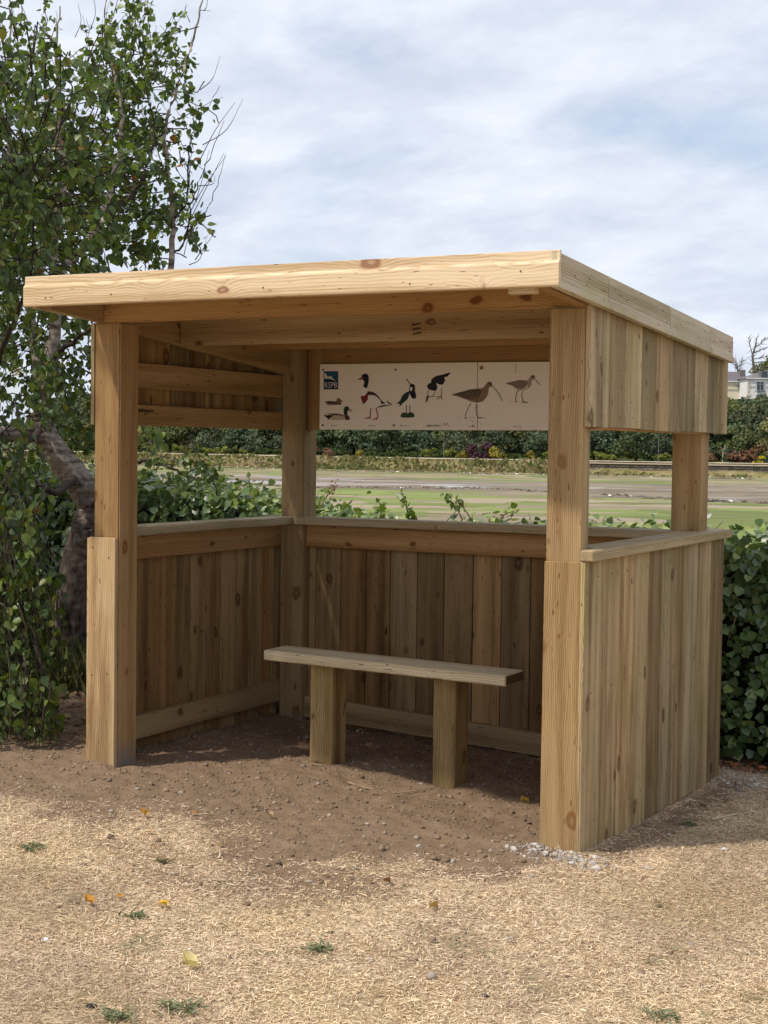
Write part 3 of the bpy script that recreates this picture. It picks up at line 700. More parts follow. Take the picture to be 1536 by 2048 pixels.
# redshank
b = bird('redshank_print')
sub(b, B, [(1018, 275), (1080, 258), (1180, 236), (1265, 240), (1290, 215), (1308, 190), (1335, 178), (1360, 195), (1356, 215), (1325, 245), (1312, 300), (1270, 345), (1200, 368), (1140, 345), (1090, 305), (1040, 290)], (.42, .34, .29), 1)
sub(b, B, [(1018, 275), (1080, 258), (1180, 238), (1262, 250), (1270, 285), (1215, 335), (1150, 330), (1090, 300)], (.24, .18, .15), 2)
sub(b, B, [(1260, 300), (1275, 285), (1270, 340), (1205, 368), (1165, 355), (1220, 340)], (.66, .60, .54), 3)
sub(b, B, [(1310, 192), (1335, 180), (1358, 195), (1350, 212), (1320, 215)], (.17, .12, .09), 2)
lines('bill', B, [[(1350, 222), (1385, 258), (1416, 292)]], 8, DKBR, b, 3)
lines('legs', B, [[(1165, 362), (1140, 390), (1128, 490), (1155, 496)], [(1215, 368), (1200, 410), (1215, 490), (1275, 504)], [(1215, 490), (1230, 508)]], 9, (.10, .05, .04), b, 2)
lines('mud_line', B, [[(1065, 492), (1130, 498)], [(1180, 505), (1280, 508)]], 4, (.42, .35, .30), b, 1)
# captions, scribble, screws
for s, (u, v), w_ in (('Mallard', A(178, 882), 12), ('Shelduck', A(674, 884), 15), ('Lapwing', A(1122, 886), 15), ('Curlew', B(560, 790), 14), ('Redshank', B(1100, 793), 17), ('Oystercatcher', B(95, 785), 26)):
    text('caption', s, u, v, 2.6, w_, paint((.05, .045, .04)), sign, 1)
lines('scribble', B, [[(80, 790), (85, 762), (92, 792), (100, 765), (112, 790), (118, 760), (128, 790), (140, 770), (150, 788), (165, 765), (175, 788), (190, 755), (200, 788), (215, 762), (225, 785), (250, 775)],
                      [(270, 782), (282, 740), (305, 775), (322, 740), (338, 785)]], 4.5, (.10, .085, .08), sign, 2)
lines('scribble', B, [[(610, 790), (622, 765), (632, 792), (645, 768)]], 5, (.10, .085, .08), sign, 2)
lines('scribble', A, [[(1130, 862), (1110, 872), (1118, 895)]], 6, (.10, .085, .08), sign, 2)
lines('scuff', B, [[(738, 580), (752, 592)], [(785, 615), (812, 628), (840, 612)], [(800, 640), (850, 630)], [(888, 628), (892, 638)], [(960, 815), (1020, 805), (1080, 812)], [(1130, 812), (1190, 815)], [(1330, 800), (1365, 806)]], 7, (.82, .78, .73), sign, 2)
lines('scuff', B, [[(1132, 45), (1128, 158)]], 5, (.36, .28, .22), sign, 2)
for q in (A(75, 130), A(1045, 130), A(70, 870), A(1022, 872)):
    p = SP(*q, 1); o = link('screw', prism('screw', [(math.cos(i * math.pi / 4) * .006, math.sin(i * math.pi / 4) * .006) for i in range(8)], .003, 0), plain('rusty_screw', (.09, .05, .03), .5, .5), sign, frame(p, X, Z))
o = link('screw', prism('screw', [(math.cos(i * math.pi / 4) * .011, math.sin(i * math.pi / 4) * .011) for i in range(8)], .003, 0), plain('brass_screw', (.30, .17, .05), .4, .5), sign, frame(SP(*B(727, 92), 1), X, Z))

# ------------------------------------------------------------------ bench
bench = empty('bench', (-1.28, .82, .05)); tag(bench, 'plank bench on two stout square timber legs in the shelter', 'bench')
sx = Vector((1.282, 0, -.024)).normalized()
seat = board('seat', (-1.925, .70, .551), sx, Y, 1.292, .215, .050, W_BENCH, bench, .006)
me = prism('end_grain', [(0, 0), (.206, 0), (.206, .041), (0, .041)], .0015, 0)
link('end_grain', me, W_END, seat, frame((-1.925 + sx.x * 1.2918, .7045, .551 + sx.z * 1.2918 + .0045), Y, Z))
board('leg', (-1.690, .758, -.15), Z, X, .151 + .5455, .125, .145, W_LEG, bench, .006)
board('leg', (-1.030, .772, -.18), Z, X, .18 + .5335, .118, .145, W_LEG, bench, .006)


# ------------------------------------------------------------------ foliage helpers
def unit(a): return a / np.maximum(np.linalg.norm(a, axis=-1, keepdims=True), 1e-9)
LEAF_BIRCH = np.array([(0, 0, 0), (.20, .40, .05), (.52, .36, .04), (1, 0, -.04), (.52, -.36, .04), (.20, -.40, .05), (.42, 0, -.05)])
LEAF_IVY = np.array([(0, 0, 0), (.10, .50, .06), (.55, .47, .03), (1, 0, -.10), (.55, -.47, .03), (.10, -.50, .06), (.45, 0, -.04)])
LEAF_TRI = np.array([(0, 1, 6), (1, 2, 6), (2, 3, 6), (3, 4, 6), (4, 5, 6), (5, 0, 6)])
def leaf_mesh(name, pos, tip, nrm, size, cols, tpl):
    tip = unit(tip); b = unit(np.cross(nrm, tip)); n = np.cross(tip, b)
    v = pos[:, None, :] + size[:, None, None] * (tpl[None, :, 0:1] * tip[:, None] + tpl[None, :, 1:2] * b[:, None] + tpl[None, :, 2:3] * n[:, None])
    k = len(tpl); f = (LEAF_TRI[None] + (np.arange(len(pos)) * k)[:, None, None]).reshape(-1, 3)
    return mesh_np(name, v.reshape(-1, 3), f, True, np.repeat(cols, k, 0))
def leaf_mat(name, rough=.42, trans=.35, spec=.4):
    m = Mat(name, rough, spec); c = m.attr('col'); m.color(c)
    tr = m.n('ShaderNodeBsdfTranslucent'); m.l(m.mix(1.0, c, (1.25, 1.35, .55), 'MULTIPLY'), tr.inputs[0])
    mx = m.n('ShaderNodeMixShader'); mx.inputs[0].default_value = trans
    m.l(m.b.outputs[0], mx.inputs[1]); m.l(tr.outputs[0], mx.inputs[2])
    m.l(mx.outputs[0], m.t.nodes['Material Output'].inputs[0]); return m.m
def tube_np(paths, sides=6):
    """paths: list of (points Nx3, radii N) -> one tube mesh's verts, quads"""
    V_, F_, base = [], [], 0
    ang = np.arange(sides) * 2 * np.pi / sides
    for p, r in paths:
        p = np.asarray(p, float); r = np.asarray(r, float); t = unit(np.gradient(p, axis=0))
        ref = np.where(np.abs(t[:, 2:3]) > .9, np.array([[1., 0, 0]]), np.array([[0., 0, 1]]))
        a = unit(np.cross(t, ref)); b = np.cross(t, a)
        ring = p[:, None] + r[:, None, None] * (np.cos(ang)[None, :, None] * a[:, None] + np.sin(ang)[None, :, None] * b[:, None])
        n = len(p); V_.append(ring.reshape(-1, 3))
        i = np.arange(n - 1)[:, None] * sides; j = np.arange(sides)[None]; jn = (j + 1) % sides
        F_.append((np.stack([i + j, i + jn, i + sides + jn, i + sides + j], -1) + base).reshape(-1, 4)); base += n * sides
    return np.concatenate(V_), np.concatenate(F_)
def spline(pts, n):
    pts = np.asarray(pts, float); q = np.vstack([2 * pts[0] - pts[1], pts, 2 * pts[-1] - pts[-2]]); o = []
    for i in range(1, len(q) - 2):
        for t in np.arange(n) / n:
            o.append(.5 * (2 * q[i] + (q[i + 1] - q[i - 1]) * t + (2 * q[i - 1] - 5 * q[i] + 4 * q[i + 1] - q[i + 2]) * t * t + (3 * q[i] - q[i - 1] - 3 * q[i + 1] + q[i + 2]) * t ** 3))
    o.append(q[-2]); return np.array(o)

# ------------------------------------------------------------------ birch by the shelter
tree = empty('birch_tree', tuple(at_depth(140, 1320, 9.8)))
tag(tree, 'leafy birch with a crooked trunk leaning beside the shelter', 'tree')
m = Mat('birch_bark', .9, .15); P = m.coords('Object')
b1 = m.noise(m.mapping(P, (9, 9, 2.2)), 1.0, 5, .65, .6); b2 = m.noise(m.mapping(P, (4, 4, 26)), 1.0, 4, .6); zz = m.n('ShaderNodeSeparateXYZ'); m.l(P, zz.inputs[0])
pale = m.ramp(b2, [(.35, (.10, .075, .06)), (.5, (.30, .25, .21)), (.7, (.44, .38, .33))])
rough_b = m.ramp(b1, [(.40, (.022, .016, .013)), (.52, (.115, .085, .068)), (.68, (.21, .17, .14))])
m.color(m.mix(m._ss(m.math('ADD', zz.outputs[2], m.math('MULTIPLY', b1, .9)), 1.15, 2.0), rough_b, pale)); m.bump(b1, .9, .03); BARK = m.m
m = Mat('twig_bark', .85, .2); m.color((.055, .040, .032)); TWIG = m.m
stems = [   # pixel column, row, metres ahead, radius
 [(138, 1345, 9.8, .125), (142, 1250, 9.8, .105), (150, 1150, 9.8, .098), (172, 1065, 9.8, .10), (186, 1010, 9.8, .092), (150, 955, 9.75, .085), (110, 905, 9.7, .078), (80, 855, 9.7, .07), (72, 830, 9.7, .06)],
 [(75, 850, 9.7, .055), (92, 790, 9.7, .046), (98, 720, 9.7, .042), (112, 640, 9.7, .038), (108, 560, 9.65, .034), (110, 470, 9.6, .028), (128, 350, 9.5, .022), (118, 220, 9.4, .014), (112, 90, 9.3, .008), (118, 10, 9.3, .004)],
 [(78, 850, 9.7, .05), (20, 868, 9.5, .045), (-60, 850, 9.3, .038), (-130, 760, 9.1, .03), (-170, 560, 9.0, .022), (-190, 300, 9.0, .012), (-200, 60, 9.0, .006)],
 [(88, 800, 9.7, .034), (72, 720, 9.8, .028), (62, 640, 9.9, .024), (48, 520, 10, .02), (24, 380, 10, .016), (14, 200, 10, .01), (22, 40, 10, .005)],
 [(186, 1010, 9.85, .045), (240, 880, 10.0, .036), (292, 720, 10.1, .03), (338, 560, 10.1, .022), (346, 440, 10.1, .018), (334, 330, 10.0, .015), (330, 260, 10.0, .012), (352, 180, 10.0, .010), (380, 100, 10.0, .008), (398, 30, 10, .006), (412, -60, 10, .003)],
 [(108, 560, 9.65, .028), (160, 500, 9.7, .022), (200, 440, 9.75, .018), (232, 330, 9.8, .014), (242, 260, 9.8, .011), (238, 180, 9.8, .008), (214, 90, 9.8, .005), (212, -20, 9.8, .003)],
 [(200, 440, 9.75, .014), (262, 390, 9.9, .011), (300, 320, 9.9, .008), (310, 250, 9.9, .006), (290, 170, 9.9, .004), (268, 40, 9.9, .002)],
 [(346, 440, 10.1, .010), (372, 400, 10.1, .007), (378, 300, 10.1, .005), (400, 240, 10.1, .003), (440, 170, 10.1, .0015)],
 [(340, 520, 10.1, .010), (372, 470, 10.1, .007), (384, 400, 10.1, .005), (412, 330, 10.1, .0035), (450, 240, 10.1, .0015)],
 [(372, 470, 10.1, .006), (395, 440, 10.1, .004), (425, 400, 10.1, .003), (448, 310, 10.1, .0012)],
 [(150, 955, 9.7, .03), (110, 985, 9.2, .022), (60, 960, 8.8, .018), (20, 930, 8.5, .014), (-30, 960, 8.2, .01)],
 [(80, 860, 9.6, .026), (40, 900, 9.1, .02), (10, 960, 8.6, .016), (-40, 1020, 8.2, .012)],
 [(186, 1010, 9.7, .02), (260, 930, 9.6, .014), (310, 925, 9.5, .010), (360, 945, 9.4, .007), (410, 965, 9.35, .004)],
 [(98, 720, 9.7, .022), (140, 690, 9.6, .016), (176, 660, 9.5, .010), (215, 640, 9.5, .006)],
 [(-60, 850, 9.3, .02), (-20, 760, 8.6, .016), (30, 640, 8.2, .012), (60, 540, 8.1, .008), (70, 420, 8.1, .005)],
]
paths, nodes = [], []
for st in stems:
    q = np.array([list(at_depth(u, v, d)) + [r] for u, v, d, r in st]); q = spline(q, 6); q[:, :3] += rng.normal(0, .006, (len(q), 3)) * np.minimum(1, .05 / q[:, 3:4])
    paths.append((q[:, :3], np.maximum(q[:, 3], .001))); nodes.append(q[:, :3])
p_ = spline(paths[0][0][::3], 10); r_p = np.interp(np.linspace(0, 1, len(p_)), np.linspace(0, 1, len(paths[0][1])), paths[0][1])
tv, tf = tube_np([(p_, r_p)], 44)
# rough plates on the old trunk
nrm_ = unit(tv - np.repeat(p_, 44, 0)); ia = np.tile(np.arange(44), len(p_)); il = np.repeat(np.arange(len(p_)), 44)
pl_ = np.abs(vnoise(ia * 1.0 + .6 * vnoise(il * 1.0, ia * 1.0, 3, 92) * 3, il * 1.0, 3.0, 93) * .5 + vnoise(ia * 1.0, il * .45, 1.6, 94) * .5 - .5)
tv = tv + nrm_ * (np.clip(pl_ * 6, 0, 1)[:, None] - .55) * .020
link('trunk', mesh_np('trunk', tv, tf, True), BARK, tree)
v_, f_ = tube_np(paths[1:6], 10); link('stems', mesh_np('stems', v_, f_, True), BARK, tree)
v_, f_ = tube_np(paths[6:], 7); link('branches', mesh_np('branches', v_, f_, True), TWIG, tree)
nodes = np.concatenate(nodes)
# leafy twigs: region (u0,u1,v0,v1,d0,d1), count, droop (1 hangs, -1 points up)
regions = [((-300, 110, 330, 570, 9.4, 11.3), 390, .3), ((-300, 250, 120, 430, 9.6, 11.3), 410, 0.0), ((110, 320, 250, 560, 9.9, 11.2), 150, .1),
           ((200, 395, 140, 540, 9.9, 10.9), 105, -.1), ((-200, 380, 60, 180, 9.7, 10.9), 95, -.5), ((-300, 120, -140, 70, 9.6, 11), 60, -.6), ((230, 300, 0, 100, 9.7, 10.1), 16, -.6),
           ((-300, 110, 550, 840, 8.8, 11.0), 330, .5), ((100, 215, 620, 900, 9.6, 10.8), 60, .3), ((-300, 60, 830, 1060, 7.6, 9.6), 150, .8),
           ((-300, 70, 1010, 1440, 7.3, 8.3), 300, 1.0), ((70, 120, 1080, 1400, 7.5, 8.0), 26, 1.0), ((50, 105, 1380, 1500, 7.2, 7.5), 16, 1.0), ((-200, 60, 1400, 1540, 7.0, 7.6), 40, 1.0),
           ((285, 320, 860, 905, 9.1, 9.6), 5, .4), ((300, 425, 925, 960, 9.2, 9.5), 8, .4)]
lp, lt, ln_, ls, lc, twp = [], [], [], [], [], []
regions.append((None, 430, .4))      # added crown sprays over the shelter's left flank, placed to block sun through the opening
for reg, cnt, droop in regions:
    for _ in range(cnt):
        if reg is None: c = np.array([rng.uniform(-3.9, -2.8), rng.uniform(-.7, 1.0), rng.uniform(2.3, 3.7)])
        else: u0, u1, v0, v1, d0, d1 = reg; c = at_depth(rng.uniform(u0, u1), rng.uniform(v0, v1), rng.uniform(d0, d1))
        if reg is not None and v1 < 1000 and v0 < 600 and vnoise(np.array([c[0] * .9 + c[1] * .4]), np.array([c[2]]), .26, 91)[0] < .40 - .12 * (c[0] < -4.2): continue     # open gaps between leafy sprays
        d = nodes - c; dn = np.linalg.norm(d, axis=1); i = np.argmin(dn + rng.random(len(dn)) * .3)
        to_b = d[i] / max(dn[i], 1e-6)
        L = rng.uniform(.22, .46) * (1.25 if droop > .9 else 1)
        dirv = -to_b * .7 + np.array([0, 0, -droop * 1.5]) + rng.normal(0, .35, 3) + np.array([0, 0, .25 if droop <= 0 else 0])
        dirv /= np.linalg.norm(dirv)
        k = 7; s = np.linspace(-.5, .5, k)[:, None] * L
        sag = np.array([0, 0, -1]) * (np.linspace(0, 1, k)[:, None] ** 2) * L * .25 * max(droop, 0)
        pts = c + s * dirv + sag + rng.normal(0, .006, (k, 3))
        start = pts[0] + to_b * min(dn[i], .5) * .35
        pts = np.vstack([start, pts]); twp.append((pts, np.linspace(.0042, .0012, len(pts))))
        nl = rng.integers(10, 17)
        for _l in range(nl):
            f = rng.uniform(.1, 1); j = int(f * (len(pts) - 2)) + 1; p = pts[min(j, len(pts) - 1)] + rng.normal(0, .022, 3)
            t = dirv * .4 + rng.normal(0, .55, 3) + np.array([0, 0, -.75]); n = rng.normal(0, .6, 3) + np.array([-.15, -.45, .55])
            lp.append(p); lt.append(t); ln_.append(n); ls.append(rng.uniform(.030, .064))
            g = rng.random(); v = rng.uniform(.7, 1.25)
            col = np.array([.075, .120, .038]) * v if g < .5 else (np.array([.14, .19, .042]) * v if g < .93 else (np.array([.17, .17, .03]) if g < .996 else np.array([.28, .13, .03])))
            lc.append(col)
v_, f_ = tube_np(twp, 4)
tag(link('twigs', mesh_np('twigs', v_, f_, True), TWIG, tree), kind='stuff')
BIRCH = leaf_mat('birch_leaf', .40, .38, .45)
lp, lt, ln_, ls, lc = map(np.array, (lp, lt, ln_, ls, lc))
zg = gz(lp[:, 0], lp[:, 1]); keep = (lp[:, 2] > zg + .05) & ~((lp[:, 0] > -2.53) & (lp[:, 1] > -.55) & (lp[:, 1] < 2.1) & (lp[:, 2] < 2.45))
lp, lt, ln_, ls, lc = (q[keep] for q in (lp, lt, ln_, ls, lc))
tag(link('crown', leaf_mesh('crown', lp, lt, ln_, ls, lc, LEAF_BIRCH), BIRCH, tree), kind='stuff')
print('birch leaves', len(lp))
# bare whips that stand out of the crown against the sky
whips = []
for u0, v0, u1, v1 in ((38, 110, 30, -40), (150, 75, 156, 8), (180, 60, 182, -30), (212, 110, 214, -30), (320, 100, 335, 66), (165, 60, 172, 36), (395, 330, 470, 205), (405, 290, 486, 198), (400, 180, 440, 112), (372, 440, 452, 312), (385, 430, 448, 306),
                       (392, 400, 418, 300), (390, 520, 432, 462), (378, 530, 415, 470), (368, 510, 398, 440), (380, 45, 372, 8), (398, 30, 422, 22), (408, 22, 416, -20), (395, 372, 430, 352)):
    a, b = at_depth(u0, v0, 10.1), at_depth(u1, v1, 10.1); mid = (a + b) / 2 + rng.normal(0, .02, 3) + np.array([0, 0, -.02])
    p = spline([a, mid, b], 4); whips.append((p, np.linspace(.0034, .0012, len(p))))
v_, f_ = tube_np(whips, 4); tag(link('bare_twigs', mesh_np('bare_twigs', v_, f_, True), TWIG, tree), kind='stuff')

# ------------------------------------------------------------------ ivy hedge behind the shelter
def hedge_top(x): return np.interp(x, [-14, -6, -4.2, -3.4, -2.9, -2.3, 0, 4], [1.70, 1.50, 1.36, 1.31, 1.17, 1.10, 1.16, 1.12])
HY0, HY1 = 2.50, 3.45
hedge = empty('ivy_hedge', (-2, 2.95, 0)); tag(hedge, 'dense glossy ivy hedge running along behind the shelter', 'hedge')
# woody core
xs_ = np.arange(-13, 4.01, .12); ang = np.linspace(0, math.pi, 13)
V_ = []
for x in xs_:
    h = float(hedge_top(x)) - .17; zb = float(ground_z(x, 2.9)) - .1
    prof = [(HY0 + .20, zb), (HY0 + .16, zb + .4), (HY0 + .16, h - .15), (HY0 + .24, h), ((HY0 + HY1) / 2, h + .02), (HY1 - .24, h), (HY1 - .16, h - .15), (HY1 - .16, zb)]
    for y, z in prof: V_.append((x + random.uniform(-.03, .03), y + random.uniform(-.05, .05), z + random.uniform(-.04, .04)))
k = 8; F_ = [(i * k + j, (i + 1) * k + j, (i + 1) * k + j + 1, i * k + j + 1) for i in range(len(xs_) - 1) for j in range(k - 1)]
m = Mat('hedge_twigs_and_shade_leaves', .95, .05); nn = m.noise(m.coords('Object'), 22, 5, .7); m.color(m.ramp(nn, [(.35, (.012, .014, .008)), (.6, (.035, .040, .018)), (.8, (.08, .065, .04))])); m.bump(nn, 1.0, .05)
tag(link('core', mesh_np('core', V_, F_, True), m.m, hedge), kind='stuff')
n_h = 24000
fx = rng.random(n_h); x = np.where(fx < .80, rng.uniform(-6.2, 1.4, n_h), rng.uniform(-13, 4, n_h))
top = hedge_top(x); side = rng.random(n_h)
zg = ground_z(x, 2.5)
y = np.where(side < .55, HY0 + rng.exponential(.05, n_h) - .06 + (vnoise(x, x * 0 + 1, .5, 41) - .5) * .1, rng.uniform(HY0 - .02, HY1, n_h))
z = np.where(side < .55, zg + .06 + (top - zg - .08) * rng.random(n_h) ** .85, top + rng.normal(-.05, .045, n_h) + (vnoise(x, y, .35, 42) - .5) * .12)
nrm = np.where((side < .55)[:, None], np.array([0, -.8, .45]), np.array([-.05, -.25, .9])) + rng.normal(0, .38, (n_h, 3))
tip = np.where((side < .55)[:, None], np.array([0, -.25, -1.0]), np.array([0, -.8, -.1])) + rng.normal(0, .6, (n_h, 3))
g = rng.random(n_h); topl = (side >= .55)
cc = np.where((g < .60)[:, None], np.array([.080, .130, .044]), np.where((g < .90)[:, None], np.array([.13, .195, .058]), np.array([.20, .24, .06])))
cc = np.where((topl & (g > .30))[:, None], np.where((g > .75)[:, None], np.array([.30, .34, .11]), np.array([.20, .26, .075])), cc) * rng.uniform(.7, 1.25, (n_h, 1))  # leaves along the top get paler colours to look sunlit
IVY = leaf_mat('ivy_leaf', .33, .22, .6)
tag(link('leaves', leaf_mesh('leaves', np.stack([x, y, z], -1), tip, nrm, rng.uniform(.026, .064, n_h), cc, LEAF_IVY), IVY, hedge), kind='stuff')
# dry stems showing between the ivy leaves
st_ = []
for _ in range(170):
    x0 = rng.uniform(-6, 1.2); z0 = rng.uniform(.1, 1.0); a = np.array([x0, HY0 + rng.uniform(-.02, .12), z0]); b = a + np.array([rng.normal(0, .16), rng.normal(-.02, .03), rng.normal(.05, .16)])
    st_.append((spline([a, (a + b) / 2 + rng.normal(0, .02, 3), b], 3), np.linspace(.004, .002, 7)))
v_, f_ = tube_np(st_, 4); tag(link('bare_stems', mesh_np('bare_stems', v_, f_, True), plain('dry_stem', (.30, .24, .17), .9), hedge), kind='stuff')
# shoots standing above the hedge line
def shoot(name, pix, label, flowers=0, leaves=14):
    base = empty(name, tuple(on_y(*pix[0], 2.75))); tag(base, label, 'shoot')
    p = spline([on_y(u, v, 2.75) for u, v in pix], 6)
    v_, f_ = tube_np([(p, np.linspace(.006, .0025, len(p)))], 5); link('stem', mesh_np('stem', v_, f_, True), plain('shoot_stem', (.16, .15, .055), .8), base)
    n = leaves; j = rng.integers(1, len(p), n); pos = p[j] + rng.normal(0, .012, (n, 3))
    tp = rng.normal(0, .7, (n, 3)) + np.array([0, 0, .1]); nr = rng.normal(0, .4, (n, 3)) + np.array([-.2, -.5, .7])
    link('leaves', leaf_mesh('leaves', pos, tp, nr, rng.uniform(.03, .065, n), np.array([.14, .19, .04]) * rng.uniform(.7, 1.3, (n, 1)), LEAF_BIRCH), BIRCH, base)
    if flowers:
        pos = p[-1] + rng.normal(0, .020, (flowers, 3)) - (p[-1] - p[-4]) * rng.uniform(0, 1, (flowers, 1)); sz = rng.uniform(.010, .018, flowers)
        tag(link('seed_head', leaf_mesh('seed_head', pos, rng.normal(0, 1, (flowers, 3)), rng.normal(0, 1, (flowers, 3)), sz, np.tile([[.26, .12, .10]], (flowers, 1)), LEAF_IVY), BIRCH, base), kind='stuff')
shoot('hedge_shoot', [(818, 1040), (812, 1010), (802, 982)], 'tall upright green shoot rising above the hedge', 0, 20)
shoot('hedge_shoot', [(925, 1040), (912, 1015), (892, 992)], 'slanting leafy shoot beside a dry stalk above the hedge', 0, 12)
shoot('hedge_shoot', [(945, 1042), (930, 1020), (914, 1003)], 'slanting dry stalk with brown seeds above the hedge', 14, 6)
shoot('hedge_shoot', [(640, 1022), (652, 995), (672, 973)], 'arching stem with a dried reddish seed head by the corner post', 40, 5)
shoot('hedge_shoot', [(1000, 1045), (1008, 1030), (1028, 1022)], 'short stalk with brown seeds low over the hedge', 16, 10)
shoot('hedge_shoot', [(760, 1040), (762, 1018), (758, 1004)], 'short leafy shoot poking up from the hedge', 0, 14)
shoot('hedge_shoot', [(498, 1010), (500, 980), (498, 955)], 'leafy shoot topping the higher hedge beyond the low wall', 0, 16)
shoot('hedge_shoot', [(438, 990), (440, 965), (442, 948)], 'small leafy shoot above the higher hedge', 0, 12)
# ------------------------------------------------------------------ far trees
FARLEAF = leaf_mat('far_leaf', .7, .2, .15)
def crown_mesh(name, seed, h, w, n, base, lobes=9, conic=.0, trunk=True):
    r = np.random.default_rng(seed)
    cen = np.stack([r.normal(0, w * .26, lobes), r.normal(0, w * .22, lobes), h * (.14 + .70 * r.random(lobes))], -1)
    cen[:, :2] *= (1 - conic * cen[:, 2:3] / h); rad = w * r.uniform(.18, .33, lobes)
    k = r.integers(0, lobes, n); d = unit(r.normal(0, 1, (n, 3))); d[:, 2] = np.abs(d[:, 2]) * .9 - .25 * r.random(n)
    p = cen[k] + d * rad[k][:, None] * r.uniform(.75, 1.08, (n, 1))
    sz = r.uniform(.25, .55, n) * (h / 8) ** .3
    c = np.array(base) * r.uniform(.65, 1.35, (n, 1)) * (r.uniform(.75, 1.25, lobes)[k])[:, None]
    c[:, 0] *= r.uniform(.85, 1.3, n)
    me_tip = r.normal(0, 1, (n, 3)); nr = d + r.normal(0, .4, (n, 3)) + np.array([0, 0, .3])
    tip = unit(me_tip); b = unit(np.cross(nr, tip)); nn_ = np.cross(tip, b)
    v = p[:, None] + sz[:, None, None] * (LEAF_IVY[None, :, 0:1] * tip[:, None] + LEAF_IVY[None, :, 1:2] * b[:, None] + LEAF_IVY[None, :, 2:3] * nn_[:, None])
    f = (LEAF_TRI[None] + (np.arange(n) * 7)[:, None, None]).reshape(-1, 3); cols = np.repeat(c, 7, 0); V_ = v.reshape(-1, 3)
    if trunk:
        t, q = tube_np([(np.array([[0, 0, -.6], [0, 0, h * .3], [.1, 0, h * .6]]), np.array([.035, .026, .012]) * h)], 6)
        q = np.concatenate([q[:, [0, 1, 2]], q[:, [0, 2, 3]]]) + len(V_); V_ = np.concatenate([V_, t]); f = np.concatenate([f, q]); cols = np.concatenate([cols, np.tile([[.05, .04, .03]], (len(t), 1))])
    me = mesh_np(name, V_, f, True, cols); me.materials.append(FARLEAF); return me
def put(name, me, r, d, z, s, rot, label, cat, group=None):
    o = bpy.data.objects.new(name, me); COL.objects.link(o); o.location = far(r, d, z); o.scale = (s, s, s * random.uniform(.92, 1.1)); o.rotation_euler = (0, 0, rot)
    return tag(o, label, cat, group)
TM = [crown_mesh('far_tree', 50 + i, 8, 7, 1900, c, 13) for i, c in enumerate([(.085, .120, .058), (.110, .140, .058), (.075, .108, .062), (.140, .155, .060), (.098, .125, .075), (.090, .105, .055)])]
def col_r(u, d): return (u - 768) / F_PX * d
r_ = random.Random(3); nt_ = 0
for row, (s0, hs) in enumerate(((17, .72), (25, .95), (36, 1.1), (50, 1.1))):
    r = -64.0
    while r < 68:
        rr_ = r + r_.uniform(-1.2, 1.2); s_ = s0 + r_.uniform(-3, 3)
        if not (row == 3 and rr_ > 44):
            kt = r_.randrange(6); put('wood_tree', TM[kt], rr_, float(shore(rr_)) + s_, float(hill(rr_, s_)) - .3, hs * r_.uniform(.8, 1.15) * (.78 if rr_ > 40 and row == 2 else 1), r_.uniform(0, 6.3), ['deep green', 'lighter green', 'bluish dark green', 'yellowish green', 'grey-green', 'dull olive'][kt] + ' leafy tree in the wood across the mudflats', 'tree', 'trees of the wood on the far shore'); nt_ += 1
        r += r_.uniform(3.6, 5.6)
# shrubs between path and wood
SC = {'green': (.055, .085, .025), 'yellow': (.26, .24, .045), 'purple': (.075, .035, .048), 'lime': (.14, .17, .035), 'russet': (.15, .085, .05), 'gold': (.50, .42, .03)}
SM = {k: crown_mesh('far_shrub', 80 + i, 2.2, 2.8, 520, c, 6, trunk=False) for i, (k, c) in enumerate(SC.items())}
for me in SM.values(): pass
def shrub(u, kind, s, off, label, group=None):
    r = col_r(u, 215); d = float(shore(r)) + off; r = col_r(u, d)
    put('garden_shrub', SM[kind], r, float(shore(r)) + off, float(hill(r, off)) - .35 * s, s, r_.uniform(0, 6), label, 'shrub', group)
G = 'shrubs along the far path'
shrub(947, 'purple', 1.15, 12, 'larger dark purple shrub by the path across the mudflats')
shrub(976, 'purple', .85, 12.5, 'smaller purple shrub beside the larger one across the mudflats')
shrub(995, 'yellow', .85, 11.8, 'rounded yellow-green shrub right of the purple shrubs by the far path')
shrub(1518, 'gold', .55, 11.6, 'bright yellow low shrub above the far stone wall')
shrub(1482, 'russet', 1.3, 12.5, 'rounded reddish-brown bush above the far stone wall')
shrub(1418, 'russet', .8, 12.5, 'small reddish-brown bush behind the shelter post above the far wall')
shrub(619, 'russet', .75, 11.6, 'russet bush by the far path next to the corner post')
shrub(655, 'russet', .8, 11.8, 'second russet bush by the far path, further from the corner post')
for u in range(300, 1240, 23):
    if min(abs(u - q) for q in (947, 976, 995, 619, 655)) < 14: continue
    k = r_.choice(['green', 'lime', 'green', 'yellow', 'green', 'lime'])
    nm = {'green': 'low green shrub in the row along the far path', 'lime': 'low lime-green shrub in the row along the far path', 'yellow': 'low yellowish shrub in the row along the far path'}[k]
    shrub(u + r_.uniform(-6, 6), k, r_.uniform(.45, .85), r_.uniform(11.2, 14), nm, G)
for u in (1195, 1228, 1262, 1290, 1322, 1345, 1460, 1500): shrub(u, r_.choice(['green', 'lime', 'green']), r_.uniform(.5, .9), r_.uniform(12.2, 14), 'green shrub in the garden above the far stone wall', 'shrubs above the far stone wall')
